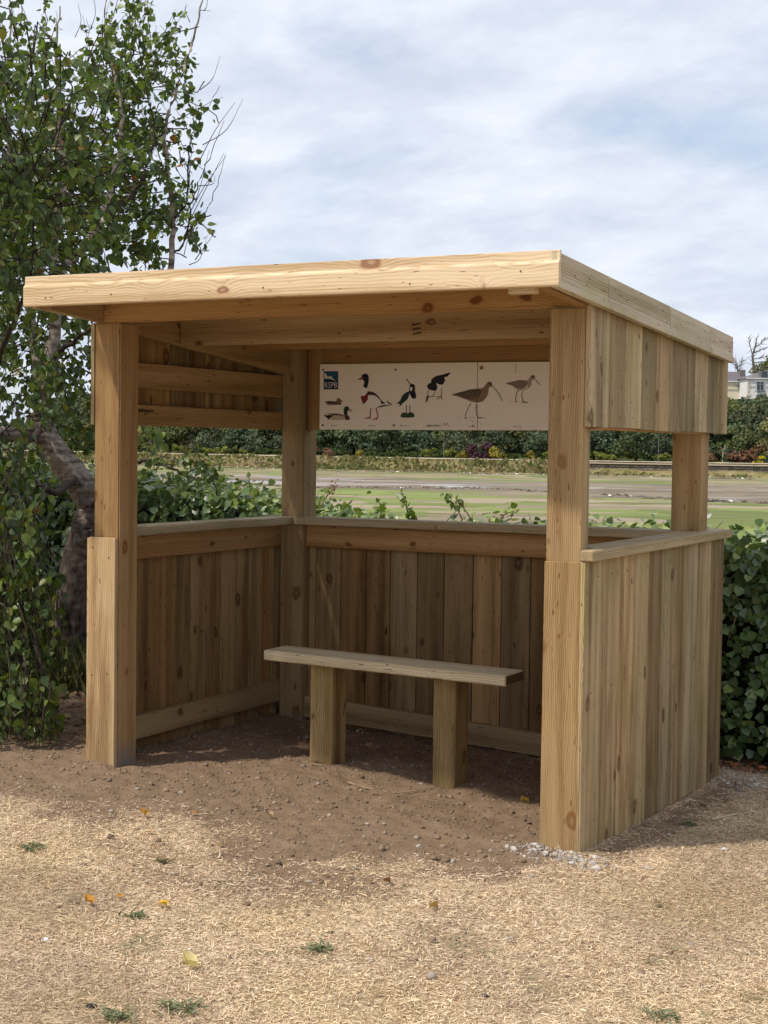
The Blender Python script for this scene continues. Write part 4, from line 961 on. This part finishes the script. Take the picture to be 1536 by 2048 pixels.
# rough grass on the far bank
n = 9000; r = rng.uniform(-75, 75, n); s = rng.uniform(.6, 6.0, n) ; D_ = shore(r) + s; keep = ~((r > col_r(1150, 200)) & (s > 1.5))
P0 = np.array([CAM[0], CAM[1], 0]) + r[:, None] * np.array(RT) + D_[:, None] * np.array(FW); P0[:, 2] = hill(r, s)
g = vnoise(r, s, 5, 61)[:, None]; cc = (np.array([.15, .15, .05]) * (1 - g) + np.array([.38, .29, .17]) * g) * rng.uniform(.6, 1.4, (n, 1))
cc = np.where((rng.random(n) < .25)[:, None], np.array([.12, .15, .05]), cc)
P0, cc = P0[keep], cc[keep]; n = len(P0)
tag(link('bank_grass', leaf_mesh('bank_grass', P0, np.array([0, 0, 1.0]) + rng.normal(0, .45, (n, 3)), np.array(-FW) + rng.normal(0, .4, (n, 3)), rng.uniform(.25, .7, n) * np.clip(.4 + vnoise(r, s, 3, 62)[keep], .3, 1.2), cc, LEAF_BIRCH), FARLEAF), 'rough tawny grass on the bank across the mudflats', 'grass', kind='stuff')
# far stone wall
m = Mat('coursed_rubble', .95, .1); bt = m.n('ShaderNodeTexBrick'); bt.offset = .5; m.l(m.coords('Object'), bt.inputs['Vector'])
for i, c in ((1, (.30, .25, .21)), (2, (.15, .12, .10)), (3, (.05, .042, .036))): bt.inputs[i].default_value = (*c, 1)
bt.inputs['Scale'].default_value = 1.0; bt.inputs['Mortar Size'].default_value = .04; bt.inputs['Brick Width'].default_value = .75; bt.inputs['Row Height'].default_value = .30
nn = m.noise(m.coords('Object'), .8, 4, .7); m.color(m.mix(m._ss(nn, .5, .7), bt.outputs[0], (.10, .10, .05)))
wp = [(r, float(shore(r)) + 4.2) for r in np.arange(col_r(1160, 205), 90, 3)]
wall = empty('stone_wall', far(wp[0][0], wp[0][1], 0)); tag(wall, 'low rubble stone wall along the far shore', 'wall')
for (a, b), (c, d) in zip(wp[:-1], wp[1:]):
    p0, p1 = far(a, b, -1.42), far(c, d, -1.42); L = (p1 - p0).length
    me = prism('wall_section', [(0, 0), (L, 0), (L, 1.35), (0, 1.35)], .5, 0); link('wall_section', me, m.m, wall, frame(p0, p1 - p0, Z))
    link('coping', prism('coping', [(0, 0), (L, 0), (L, .14), (0, .14)], .7, 0), plain('coping_stone', (.50, .40, .33), .9), wall, frame(p0 + Vector((0, 0, 1.352)) - FW * .1, p1 - p0, Z))
# green mesh fence above the wall
fe = empty('mesh_fence', far(col_r(1470, 202), 204, .3)); tag(fe, 'green mesh garden fence above the far stone wall', 'fence')
GRN = plain('green_fence_paint', (.03, .09, .075), .6)
for i in range(9):
    p = far(col_r(1455, 204) + i * 1.1, float(shore(col_r(1455, 204) + i * 1.1)) + 15.5, .35)
    link('fence_post', prism('fence_post', [(0, 0), (1.7, 0), (1.7, .08), (0, .08)], .08, 0), GRN, fe, frame(p, Z, RT))
    if i < 8:
        v, f = ribbon([[(0, .1 + .2 * k), (1.1, .1 + .2 * k)] for k in range(8)] + [[(.1 + .18 * k, .1), (.1 + .18 * k, 1.6)] for k in range(6)], .07)
        link('mesh_panel', mesh_np('mesh_panel', [(a, b, 0) for a, b in v], f), GRN, fe, frame(p, RT, Z))
# lamp standards on the far path
for u, lab in ((889, 'thin grey lamp standard by the path across the mudflats'), (1300, 'thin lamp standard above the far stone wall')):
    r = col_r(u, 212); p = far(r, float(shore(r)) + 10.5, float(hill(r, 10.5)))
    lo = empty('lamp_standard', p); tag(lo, lab, 'lamp post')
    v_, f_ = tube_np([(np.array([p, p + Vector((0, 0, 4.6))]), np.array([.04, .028]))], 6); link('pole', mesh_np('pole', v_, f_, True), plain('galvanised_pole', (.16, .17, .17), .6), lo)
    link('lantern', prism('lantern', [(-.25, 0), (.25, 0), (.17, .28), (-.17, .28)], .4, .03), plain('lantern_white', (.7, .7, .68), .5), lo, frame(p + Vector((0, 0, 4.5)), RT, Z))
# cordyline with bare forked stem
p = far(col_r(1446, 206), 207, .2); co = empty('cordyline', p); tag(co, 'thin forked cabbage palm above the far stone wall', 'palm')
q = [(np.array([p, p + Vector((.1, 0, 1.6)), p + RT * .5 + Vector((0, 0, 2.7))]), np.array([.10, .08, .06])), (np.array([p + Vector((.1, 0, 1.6)), p - RT * .45 + Vector((0, 0, 2.5))]), np.array([.07, .05]))]
v_, f_ = tube_np(q, 6); link('trunk', mesh_np('trunk', v_, f_, True), plain('pale_palm_stem', (.36, .33, .24), .9), co)
n = 70; ends = np.array([p + RT * .5 + Vector((0, 0, 2.7)), p - RT * .45 + Vector((0, 0, 2.5))])[rng.integers(0, 2, n)]
link('leaves', leaf_mesh('leaves', ends, rng.normal(0, 1, (n, 3)) + np.array([0, 0, .25]), rng.normal(0, 1, (n, 3)), rng.uniform(.4, .7, n), np.tile([[.13, .17, .05]], (n, 1)), LEAF_BIRCH * np.array([1, .25, 1])), FARLEAF, co)

# ------------------------------------------------------------------ houses on the hill
def px_z(v, u, d): return float(at_depth(u, v, d)[2])
def house(name, label, u0, u1, d, depth, v_eave, v_ridge, v_base, wallc, roofc, wins, chim, hip=True, quoin=False, dormer=None):
    r0, r1 = col_r(u0, d), col_r(u1, d); W_ = r1 - r0; zb = px_z(v_base, u0, d) - 3.0; ze = px_z(v_eave, u0, d); zr = px_z(v_ridge, u0, d)
    o = far(r0, d, zb); h = empty(name, o); tag(h, label, 'house')
    wm = Mat('painted_render', .9, .2); nn = wm.noise(wm.coords('Object'), 1.2, 4, .6); wm.color(wm.mix(m_ := wm.math('MULTIPLY', nn, .35), wallc, tuple(c * .82 for c in wallc)))
    # local X = right, local Y = up, local Z = toward the viewer (RT x Z = -FW)
    fr = lambda x, z, out=0: frame(far(r0 + x, d - out, zb + z), RT, Z)
    link('wall', prism('wall', [(0, 0), (W_, 0), (W_, ze - zb), (0, ze - zb)], depth, 0), wm.m, h, fr(0, 0, -depth))
    e = .35; H = zr - ze; rv = [(-e, ze - zb, e), (W_ + e, ze - zb, e), (W_ + e, ze - zb, -depth - e), (-e, ze - zb, -depth - e)]
    hh = depth / 2 if hip else -e
    rv += [(hh if hip else -e, ze - zb + H, -depth / 2), (W_ - hh if hip else W_ + e, ze - zb + H, -depth / 2)]
    me = bpy.data.meshes.new('roof'); me.from_pydata(rv, [], [(0, 1, 5, 4), (1, 2, 5), (2, 3, 4, 5), (3, 0, 4), (3, 2, 1, 0)]); me.update()
    sm_ = Mat('slate', .7, .3); b_ = sm_.n('ShaderNodeTexBrick'); sm_.l(sm_.coords('Object'), b_.inputs['Vector']); b_.inputs['Scale'].default_value = 2.2; b_.inputs['Mortar Size'].default_value = .015
    for i, k in ((1, 1), (2, .75), (3, .5)): b_.inputs[i].default_value = (*[c * k for c in roofc], 1)
    sm_.color(b_.outputs[0]); rf = link('roof', me, sm_.m, h, fr(0, 0, .002))
    WH, GL, DK = plain('white_window_frame', (.78, .78, .78), .5), plain('dark_window_glass', (.03, .045, .05), .08, .6), plain('lead_sill', (.12, .13, .13), .7)
    link('gutter', prism('gutter', [(-e, 0), (W_ + e, 0), (W_ + e, .14), (-e, .14)], .12, 0), WH, h, fr(0, ze - zb - .12, e + .13))
    for (a0, a1, b0, b1) in wins:
        x0, x1 = col_r(a0, d) - r0, col_r(a1, d) - r0; z0, z1 = px_z(b1, u0, d) - zb, px_z(b0, u0, d) - zb
        wf = link('window', prism('window', [(x0, z0), (x1, z0), (x1, z1), (x0, z1)], .12, 0), WH, h, fr(0, 0, .13))
        xm = (x0 + x1) / 2; zt = z0 + (z1 - z0) * .70; g = .07
        for (p0, p1, q0, q1) in ((x0 + g, xm - g / 2, z0 + g, zt - g / 2), (xm + g / 2, x1 - g, z0 + g, zt - g / 2), (x0 + g, xm - g / 2, zt + g / 2, z1 - g), (xm + g / 2, x1 - g, zt + g / 2, z1 - g)):
            link('pane', prism('pane', [(p0, q0), (p1, q0), (p1, q1), (p0, q1)], .02, 0), GL, wf, fr(0, 0, .262))
        link('sill', prism('sill', [(x0 - .15, z0 - .14), (x1 + .15, z0 - .14), (x1 + .15, z0 - .01), (x0 - .15, z0 - .01)], .3, 0), DK, wf, fr(0, 0, .30))
    if quoin:
        for k in range(9): link('quoin', prism('quoin', [(0, 0), (.55 if k % 2 else .35, 0), (.55 if k % 2 else .35, .5), (0, .5)], .06, .01), plain('cream_quoin', (.66, .55, .40), .9), h, fr(.01, (ze - zb) - .9 - k * .72, .065))
    for (a0, a1, b0, b1) in chim:
        x0, x1 = col_r(a0, d) - r0, col_r(a1, d) - r0; zc = px_z(b0, u0, d) - zb
        link('chimney', prism('chimney', [(x0, ze - zb), (x1, ze - zb), (x1, zc), (x0, zc)], .8, .03), plain('chimney_render', (.16, .14, .13), .9), rf, fr(0, 0, -depth * .35))
    if dormer:
        a0, a1, b0, b1 = dormer; x0, x1 = col_r(a0, d) - r0, col_r(a1, d) - r0; z0, z1 = px_z(b1, u0, d) - zb, px_z(b0, u0, d) - zb
        dm = link('dormer', prism('dormer', [(x0, z0), (x1, z0), (x1, z1), (x0, z1)], 2.2, 0), plain('slate_dormer', (.13, .13, .15), .8), rf, fr(0, 0, -2.0))
        link('pane', prism('pane', [(x0 + .15, z0 + .2), (x1 - .15, z0 + .2), (x1 - .15, z1 - .1), (x0 + .15, z1 - .1)], .02, 0), GL, dm, fr(0, 0, .225))
    return h
house('white_house', 'white rendered house with bay windows on the wooded hill', 1489, 1600, 262, 8, 756, 737, 806, (.78, .75, .74), (.20, .18, .18), [(1506.5, 1522, 762, 781), (1506, 1521.5, 788.5, 808), (1531, 1546, 761, 780), (1531, 1546, 788, 808)], [], quoin=True, dormer=(1516, 1529, 741, 755))
house('cream_house', 'cream rendered house with a dark chimney beside the white house', 1440, 1487, 268, 7, 762, 741, 796, (.72, .64, .50), (.17, .14, .15), [(1466, 1471, 764, 769)], [(1479, 1489.5, 738, 760)], hip=False)
# bare trees behind the houses
def bare_tree(u, d, vb, stems_, label):
    b0 = at_depth(u, vb, d); t_ = empty('bare_tree', tuple(b0)); tag(t_, label, 'tree'); ps = []
    for s in stems_:
        q = np.array([list(at_depth(a, b, d)) + [c] for a, b, c in s]); q = spline(q, 4); ps.append((q[:, :3], q[:, 3]))
        for k in range(2, len(q)):
            for _ in range(2):
                dv_ = unit(q[k, :3] - q[k - 1, :3]) * .6 + rng.normal(0, .55, 3) + np.array(RT) * .2; L = rng.uniform(.5, 1.7); e_ = q[k, :3] + unit(dv_) * L
                ps.append((np.array([q[k, :3], (q[k, :3] + e_) / 2 + rng.normal(0, .06, 3), e_]), np.array([.05, .035, .02])))
    v_, f_ = tube_np(ps[:1], 7); link('trunk', mesh_np('trunk', v_, f_, True), plain('bare_bark', (.12, .11, .075), .9), t_)
    v_, f_ = tube_np(ps[1:], 5); link('branches', mesh_np('branches', v_, f_, True), plain('bare_branch', (.15, .14, .13), .9), t_)
bare_tree(1508, 276, 760, [[(1508, 770, .30), (1507, 730, .24), (1505, 712, .18), (1510, 695, .14), (1514, 676, .07)], [(1505, 712, .10), (1500, 690, .07), (1497, 676, .04)], [(1508, 705, .10), (1522, 700, .07), (1540, 692, .05)], [(1508, 718, .1), (1520, 716, .07), (1542, 710, .05)], [(1508, 725, .09), (1522, 724, .07), (1545, 720, .05)], [(1510, 695, .1), (1522, 686, .07), (1530, 676, .04)], [(1508, 732, .1), (1522, 734, .07), (1545, 732, .05)]],
          'tall bare tree with sideways branches behind the white house')
bare_tree(1476, 278, 760, [[(1476, 770, .18), (1476, 745, .14), (1475, 735, .1), (1472, 724, .05)], [(1476, 745, .1), (1481, 732, .07), (1484, 722, .04)], [(1475, 738, .1), (1468, 728, .06)]], 'small dark branching tree behind the cream house chimney')
for u, d, v, s in ((1530, 280, 775, 1.0), (1555, 282, 772, 1.1), (1500, 284, 778, .8)): put('hill_tree', TM[3], col_r(u, d), d, px_z(v, u, d) - 4, s, 1.0 + u, 'leafy tree on the hilltop behind the white house', 'tree', 'trees behind the white house')
# bushes filling the slope below the houses
for u, v, d, s, k in ((1468, 806, 246, .85, 3), (1490, 812, 244, .75, 1), (1512, 816, 243, .8, 3), (1535, 818, 243, .85, 4), (1478, 822, 236, .9, 1), (1502, 832, 235, .9, 3), (1528, 832, 236, .9, 0), (1558, 822, 238, 1, 1), (1470, 850, 226, .9, 5), (1495, 856, 226, .9, 2), (1522, 858, 226, .9, 0), (1550, 856, 226, .9, 1)):
    top = px_z(v - 3, u, d); h = 8 * s
    put('hillside_tree', TM[k], col_r(u, d), d, top - h * .92, s, u * .7, ['deep green', 'lighter green', 'bluish dark green', 'yellowish green', 'grey-green', 'dull olive'][k] + ' bushy tree on the slope below the houses', 'tree', 'trees on the slope below the houses')

# ------------------------------------------------------------------ ground cover: dry grass, clods, litter
def in_building(x, y, pad=.0):
    b = (x > -.185) & (x < .01) & (y > -.03) & (y < .16)
    for px_, py_ in ((-WX, 0), (-WX, YP), (-.18, YP)): b |= (x > px_ - .03) & (x < px_ + .17) & (y > py_ - .03) & (y < py_ + .17)
    b |= (x > -.07) & (x < .012) & (y > -.03) & (y < 2.04)
    return b
N_S = 900000
x = rng.uniform(-3.6, 2.3, N_S); y = rng.uniform(-3.0, 2.7, N_S)
dx_, dy_ = x - CAM[0], y - CAM[1]; fwd_ = dx_ * FW.x + dy_ * FW.y; lat_ = (dx_ * RT.x + dy_ * RT.y) / fwd_
kp = (np.abs(lat_) < .36) & (fwd_ > 3.3); x, y = x[kp], y[kp]; N_S = len(x)
s = soil_mask(x, y); keep = (rng.random(N_S) > s * 1.06) & ~in_building(x, y) & ~((x < -.1) & (y > .25)) 
x, y, s = x[keep], y[keep], s[keep]; n = len(x)
L = rng.gamma(3.5, .0040, n) + .005; wd = rng.uniform(.0006, .0013, n); th = rng.uniform(0, 2 * np.pi, n); el = rng.uniform(-.1, .75, n) ** 1.0
el = np.where(rng.random(n) < .9, rng.uniform(-.08, .22, n), rng.uniform(.2, .9, n))
d = np.stack([np.cos(th) * np.cos(el), np.sin(th) * np.cos(el), np.sin(el)], -1); sd = np.stack([-np.sin(th), np.cos(th), 0 * th], -1)
sd = unit(sd + np.stack([0 * th, 0 * th, rng.normal(0, .5, n)], -1))
P0 = np.stack([x, y, gz(x, y) + rng.uniform(0, .006, n)], -1)
bend = np.stack([rng.normal(0, .6, n), rng.normal(0, .6, n), rng.normal(-.05, .35, n)], -1)
P1 = P0 + d * (L * .5)[:, None]; P2 = P1 + unit(d + bend) * (L * .5)[:, None]
w_ = wd[:, None] * sd
V_ = np.stack([P0 - w_, P0 + w_, P1 + w_, P1 - w_, P2 + w_ * .3, P2 - w_ * .3], 1).reshape(-1, 3)
i0 = (np.arange(n) * 6)[:, None]; F_ = np.concatenate([i0 + np.array([[0, 1, 2, 3]]), i0 + np.array([[3, 2, 4, 5]])])
patch = vnoise(x, y, .6, 71); g = rng.random(n)
c = np.array([.76, .58, .385]) * rng.uniform(.55, 1.25, (n, 1))
c = np.where((g < .14)[:, None], np.array([.80, .67, .48]) * rng.uniform(.85, 1.1, (n, 1)), c)
c = np.where((g > .84)[:, None], np.array([.36, .24, .13]) * rng.uniform(.6, 1.2, (n, 1)), c)
gr = vnoise(x, y, .22, 72) * .6 + vnoise(x, y, .09, 73) * .4
c = np.where(((gr > .76) & (g < .40))[:, None], np.array([.24, .235, .12]) * rng.uniform(.7, 1.3, (n, 1)), c)
c *= (1 - .28 * sstep(patch, .45, .8))[:, None]
c[:, 2] *= 1 - .08 * sstep(vnoise(x, y, .5, 74), .6, .85)
m = Mat('dry_grass_blades', .75, .2); m.color(m.attr('col'))
tag(link('dry_grass', mesh_np('dry_grass', V_, F_, False, np.repeat(c, 6, 0)), m.m), 'short scorched straw-coloured grass before the shelter', 'grass', kind='stuff')
print('straw', n)
# soil clods, grit and small stones
ico = bmesh.new(); bmesh.ops.create_icosphere(ico, subdivisions=1, radius=1); IV = np.array([v.co for v in ico.verts]); IF = np.array([[v.index for v in f.verts] for f in ico.faces]); ico.free()
def lumps(name, x, y, rad, cols, mat, flat=.65, sink=.25):
    n = len(x); k = len(IV)
    dis = rng.uniform(.65, 1.3, (n, k, 1)); ax = rng.uniform(.6, 1.35, (n, 1, 3)) * np.array([1, 1, flat])
    th = rng.uniform(0, 6.28, n); ct, st = np.cos(th)[:, None], np.sin(th)[:, None]
    v = IV[None] * dis * ax * rad[:, None, None]
    v = np.stack([v[..., 0] * ct - v[..., 1] * st, v[..., 0] * st + v[..., 1] * ct, v[..., 2]], -1)
    v += np.stack([x, y, gz(x, y) + rad * flat * (1 - 2 * sink) * .5], -1)[:, None]
    return mesh_np(name, v.reshape(-1, 3), (IF[None] + (np.arange(n) * k)[:, None, None]).reshape(-1, 3), False, np.repeat(cols, k, 0))
N_C = 60000
x = rng.uniform(-4.2, 1.6, N_C); y = rng.uniform(-1.9, 2.6, N_C); s = soil_mask(x, y)
keep = (rng.random(N_C) < s * .95 + .04) & ~in_building(x, y); x, y = x[keep], y[keep]; n = len(x)
rad = np.minimum(rng.lognormal(-5.85, .6, n), .016)
c = np.array([.265, .19, .132]) * rng.uniform(.7, 1.3, (n, 1)); c = np.where((rng.random(n) < .08)[:, None], np.array([.40, .34, .28]) * rng.uniform(.7, 1.2, (n, 1)), c)
m = Mat('soil_clods', .95, .08); nn = m.noise(m.coords('Object'), 240, 4, .6); m.color(m.mix(m.math('MULTIPLY', nn, .6), m.attr('col'), m.mix(1.0, m.attr('col'), (.5, .5, .5), 'MULTIPLY'))); CLOD = m.m
tag(link('soil_clods', lumps('soil_clods', x, y, rad, c, CLOD), CLOD), 'loose crumbly soil and small stones in front of the bench', 'soil', kind='stuff')
# pale mortar crumbs at the feet of the right-hand wall
n = 900; a = rng.random(n) < .5
x = np.where(a, rng.normal(-.06, .12, n), rng.normal(.14, .10, n)); y = np.where(a, rng.normal(-.10, .06, n), rng.normal(1.98, .13, n))
keep = ~in_building(x, y) & ((y < -.03) | (x > .02)); x, y = x[keep], y[keep]; n = len(x)
c = np.array([.50, .45, .40]) * rng.uniform(.5, 1.25, (n, 1)); tag(link('mortar_crumbs', lumps('mortar_crumbs', x, y, np.minimum(rng.lognormal(-5.4, .55, n), .018), c, CLOD), CLOD), 'pale mortar crumbs spilt at the foot of the plank wall', 'rubble', kind='stuff')
# single stones
def stone(u, v, r, col, label, group=None):
    p = on_ground(u, v); me = lumps('stone', np.array([p[0]]), np.array([p[1]]), np.array([r]), np.array([col]), CLOD, .6); o = link('stone', me, CLOD); tag(o, label, 'stone', group)
SG = 'small pale stones on the ground'
for u, v, r in ((548, 1608, .014), (222, 1625, .011), (838, 1692, .013), (836, 1708, .011), (735, 1655, .010), (905, 1722, .014), (1120, 1712, .015), (510, 1750, .010), (636, 1570, .012)): stone(u, v, r, (.46, .41, .36), 'small pale stone lying on the bare soil and thin turf', SG)
stone(1449, 1700, .016, (.66, .61, .56), 'white stone on the dry grass right of the plank wall')
stone(1190, 1722, .020, (.58, .47, .40), 'pinkish-white stone at the foot of the plank wall corner')
stone(92, 1884, .012, (.75, .76, .80), 'bright white chip lying on the dry grass')
stone(182, 2012, .015, (.05, .045, .045), 'dark stone beside a green weed on the dry grass')
stone(968, 1994, .012, (.09, .08, .085), 'dark grey stone half hidden in dry grass')
stone(460, 1922, .012, (.16, .12, .12), 'purplish-grey stone near the curled pale leaf')
# fallen leaves
LEAFM = leaf_mat('fallen_leaf', .6, .25, .3)
def fallen(u, v, size, col, label, curl=.12, group=None):
    p = on_ground(u, v); n1, n2 = 9, 5; th = rng.uniform(0, 6.28); V_, F_ = [], []
    for i in range(n1):
        t = i / (n1 - 1); wv = .42 * math.sin(math.pi * t ** .75) ** .8 * (1 + .12 * math.sin(i * 5.1))
        for j in range(n2):
            q = (j / (n2 - 1) * 2 - 1); X_, Y_ = (t - .5) * size, q * wv * size
            V_.append((X_ * math.cos(th) - Y_ * math.sin(th) + p[0], X_ * math.sin(th) + Y_ * math.cos(th) + p[1], 0 + size * (curl * abs(q) * 2.2 * (.4 + .6 * t) + .10 * math.sin(3 * t + q)) ))
    V_ = np.array(V_); V_[:, 2] += float(gz(p[0], p[1])) + .012 - V_[:, 2].min()
    F_ = [(i * n2 + j, (i + 1) * n2 + j, (i + 1) * n2 + j + 1, i * n2 + j + 1) for i in range(n1 - 1) for j in range(n2 - 1)]
    cc = np.tile([col], (len(V_), 1)) * rng.uniform(.8, 1.15, (len(V_), 1))
    o = link('fallen_leaf', mesh_np('fallen_leaf', V_, F_, True, cc), LEAFM); tag(o, label, 'leaf', group)
fallen(326, 1819, .046, (.62, .38, .04), 'bright yellow fallen leaf on the grey bare patch')
fallen(178, 1816, .040, (.50, .23, .03), 'orange curled leaf on the dry grass near the bright yellow leaf', .25)
fallen(240, 1803, .026, (.52, .25, .03), 'tiny orange leaf between the curled orange and bright yellow leaves')
fallen(290, 1640, .044, (.55, .27, .03), 'upright orange leaf at the edge of the bare soil', .35)
fallen(390, 1642, .026, (.45, .22, .05), 'little brown-orange leaf at the edge of the bare soil')
fallen(380, 1946, .050, (.66, .55, .28), 'pale cream curled leaf on the dry grass', .35)
fallen(867, 1829, .034, (.46, .31, .14), 'folded tan leaf on the sunlit dry grass', .35)
fallen(1050, 1602, .040, (.40, .30, .07), 'yellowish leaf on soil beside the front post', .3)
fallen(774, 1806 - 40, .032, (.30, .15, .09), 'dark brown leaf on the thin turf', .3)
fallen(440, 1690, .028, (.52, .36, .16), 'small tan leaf on the thin turf')
fallen(540, 1636, .034, (.40, .26, .15), 'brown leaf lying on the soil before the bench', .25)
fallen(1100, 1722, .036, (.30, .13, .09), 'reddish-brown leaf among mortar crumbs by the post', .2)
fallen(300, 1765 - 95, .026, (.60, .33, .18), 'small pinkish-orange leaf on the thin turf')
fallen(517, 1437, .055, (.30, .15, .08), 'curled brown leaf against the foot of the corner post', .35)
fallen(800, 1466, .050, (.34, .18, .07), 'brown leaf under the back wall behind the bench', .3)
# leaf litter under the tree and hedge
n = 420; x = np.where(rng.random(n) < .5, rng.uniform(-4.6, -2.6, n), rng.uniform(-.4, 1.2, n)); y = np.where(x > -2, rng.normal(2.42, .10, n), rng.uniform(.2, 2.6, n))
P0 = np.stack([x, y, gz(x, y) + .008], -1); col = np.array([.26, .13, .065]) * rng.uniform(.5, 1.5, (n, 1)); col[rng.random(n) < .12] = (.42, .14, .05)
tag(link('leaf_litter', leaf_mesh('leaf_litter', P0, rng.normal(0, 1, (n, 3)) * np.array([1, 1, .3]), np.array([0, 0, 1]) + rng.normal(0, .35, (n, 3)), rng.uniform(.03, .06, n), col, LEAF_BIRCH), LEAFM), 'brown leaf litter under the birch and hedge', 'litter', kind='stuff')
# green weeds
def weed(u, v, w_, n, label):
    p = on_ground(u, v); o = empty('weed', (p[0], p[1], float(gz(p[0], p[1])))); tag(o, label, 'weed')
    x = p[0] + rng.normal(0, w_ * .4, n); y = p[1] + rng.normal(0, w_ * .4, n); th = rng.uniform(0, 6.28, n)
    link('leaves', leaf_mesh('leaves', np.stack([x, y, gz(x, y) + rng.uniform(.002, .012, n)], -1), np.stack([np.cos(th), np.sin(th), rng.uniform(.1, .7, n)], -1), np.array([0, 0, 1]) + rng.normal(0, .3, (n, 3)), rng.uniform(.012, .035, n), np.array([.17, .195, .105]) * rng.uniform(.6, 1.4, (n, 1)), LEAF_BIRCH * np.array([1, .30, 1])), LEAFM, o)
weed(640, 1902, .05, 70, 'low green weed sprig in the middle of the dry grass')
weed(362, 2016, .06, 90, 'bushy green weed low in the dry grass, below the cream leaf')
weed(232, 2034, .06, 80, 'greyish-green weed beside the dark stone')
weed(60, 1700, .06, 70, 'dark green weed on the thin turf by the tree side')
weed(270, 1842, .045, 50, 'small green weed in the bare patch near the yellow leaf')
weed(325, 1722, .03, 30, 'tiny green weed at the edge of the bare patch')
weed(1320, 2040, .06, 60, 'sparse green weed in the dry grass below the plank wall')
weed(1375, 1652, .05, 60, 'thin green grass patch in the shade of the plank wall')
# twigs lying about
def twig(pix, r, col, label):
    P_ = []
    for u, v in pix: p = on_ground(u, v); P_.append((p[0], p[1], float(gz(p[0], p[1])) + .009))
    p = spline(P_, 5); v_, f_ = tube_np([(p, np.linspace(r, r * .5, len(p)))], 6); tag(link('twig', mesh_np('twig', v_, f_, True), plain('twig', col, .9)), label, 'twig')
twig([(696, 1565), (735, 1574), (800, 1583), (868, 1580)], .005, (.32, .23, .15), 'long pale twig on soil in front of the bench')
twig([(607, 1523), (628, 1531), (650, 1537)], .005, (.26, .18, .12), 'short twig against the foot of a bench leg')
twig([(1423, 1642), (1465, 1632), (1534, 1622)], .004, (.56, .46, .34), 'pale dry stalk on the grass near the hedge')
twig([(1345, 1656), (1420, 1676), (1490, 1678)], .003, (.38, .33, .17), 'thin straw stalk in the shade of the plank wall')
twig([(1304, 1663), (1330, 1680), (1352, 1692)], .003, (.52, .42, .26), 'short straw stalk near the plank wall')
# grass clump at the foot of the birch
n = 900; c0 = at_depth(165, 1330, 9.4); x = c0[0] + rng.normal(0, .28, n); y = c0[1] + rng.normal(0, .28, n); P0 = np.stack([x, y, gz(x, y)], -1)
d = np.stack([rng.normal(0, .5, n), rng.normal(0, .5, n), np.full(n, 1.0)], -1)
tag(link('grass_clump', leaf_mesh('grass_clump', P0, d, rng.normal(0, 1, (n, 3)), rng.uniform(.12, .34, n), np.array([.10, .105, .04]) * rng.uniform(.5, 1.8, (n, 1)), LEAF_BIRCH * np.array([1, .035, 1])), LEAFM), 'tufty long grass round the birch trunk', 'grass', kind='stuff')
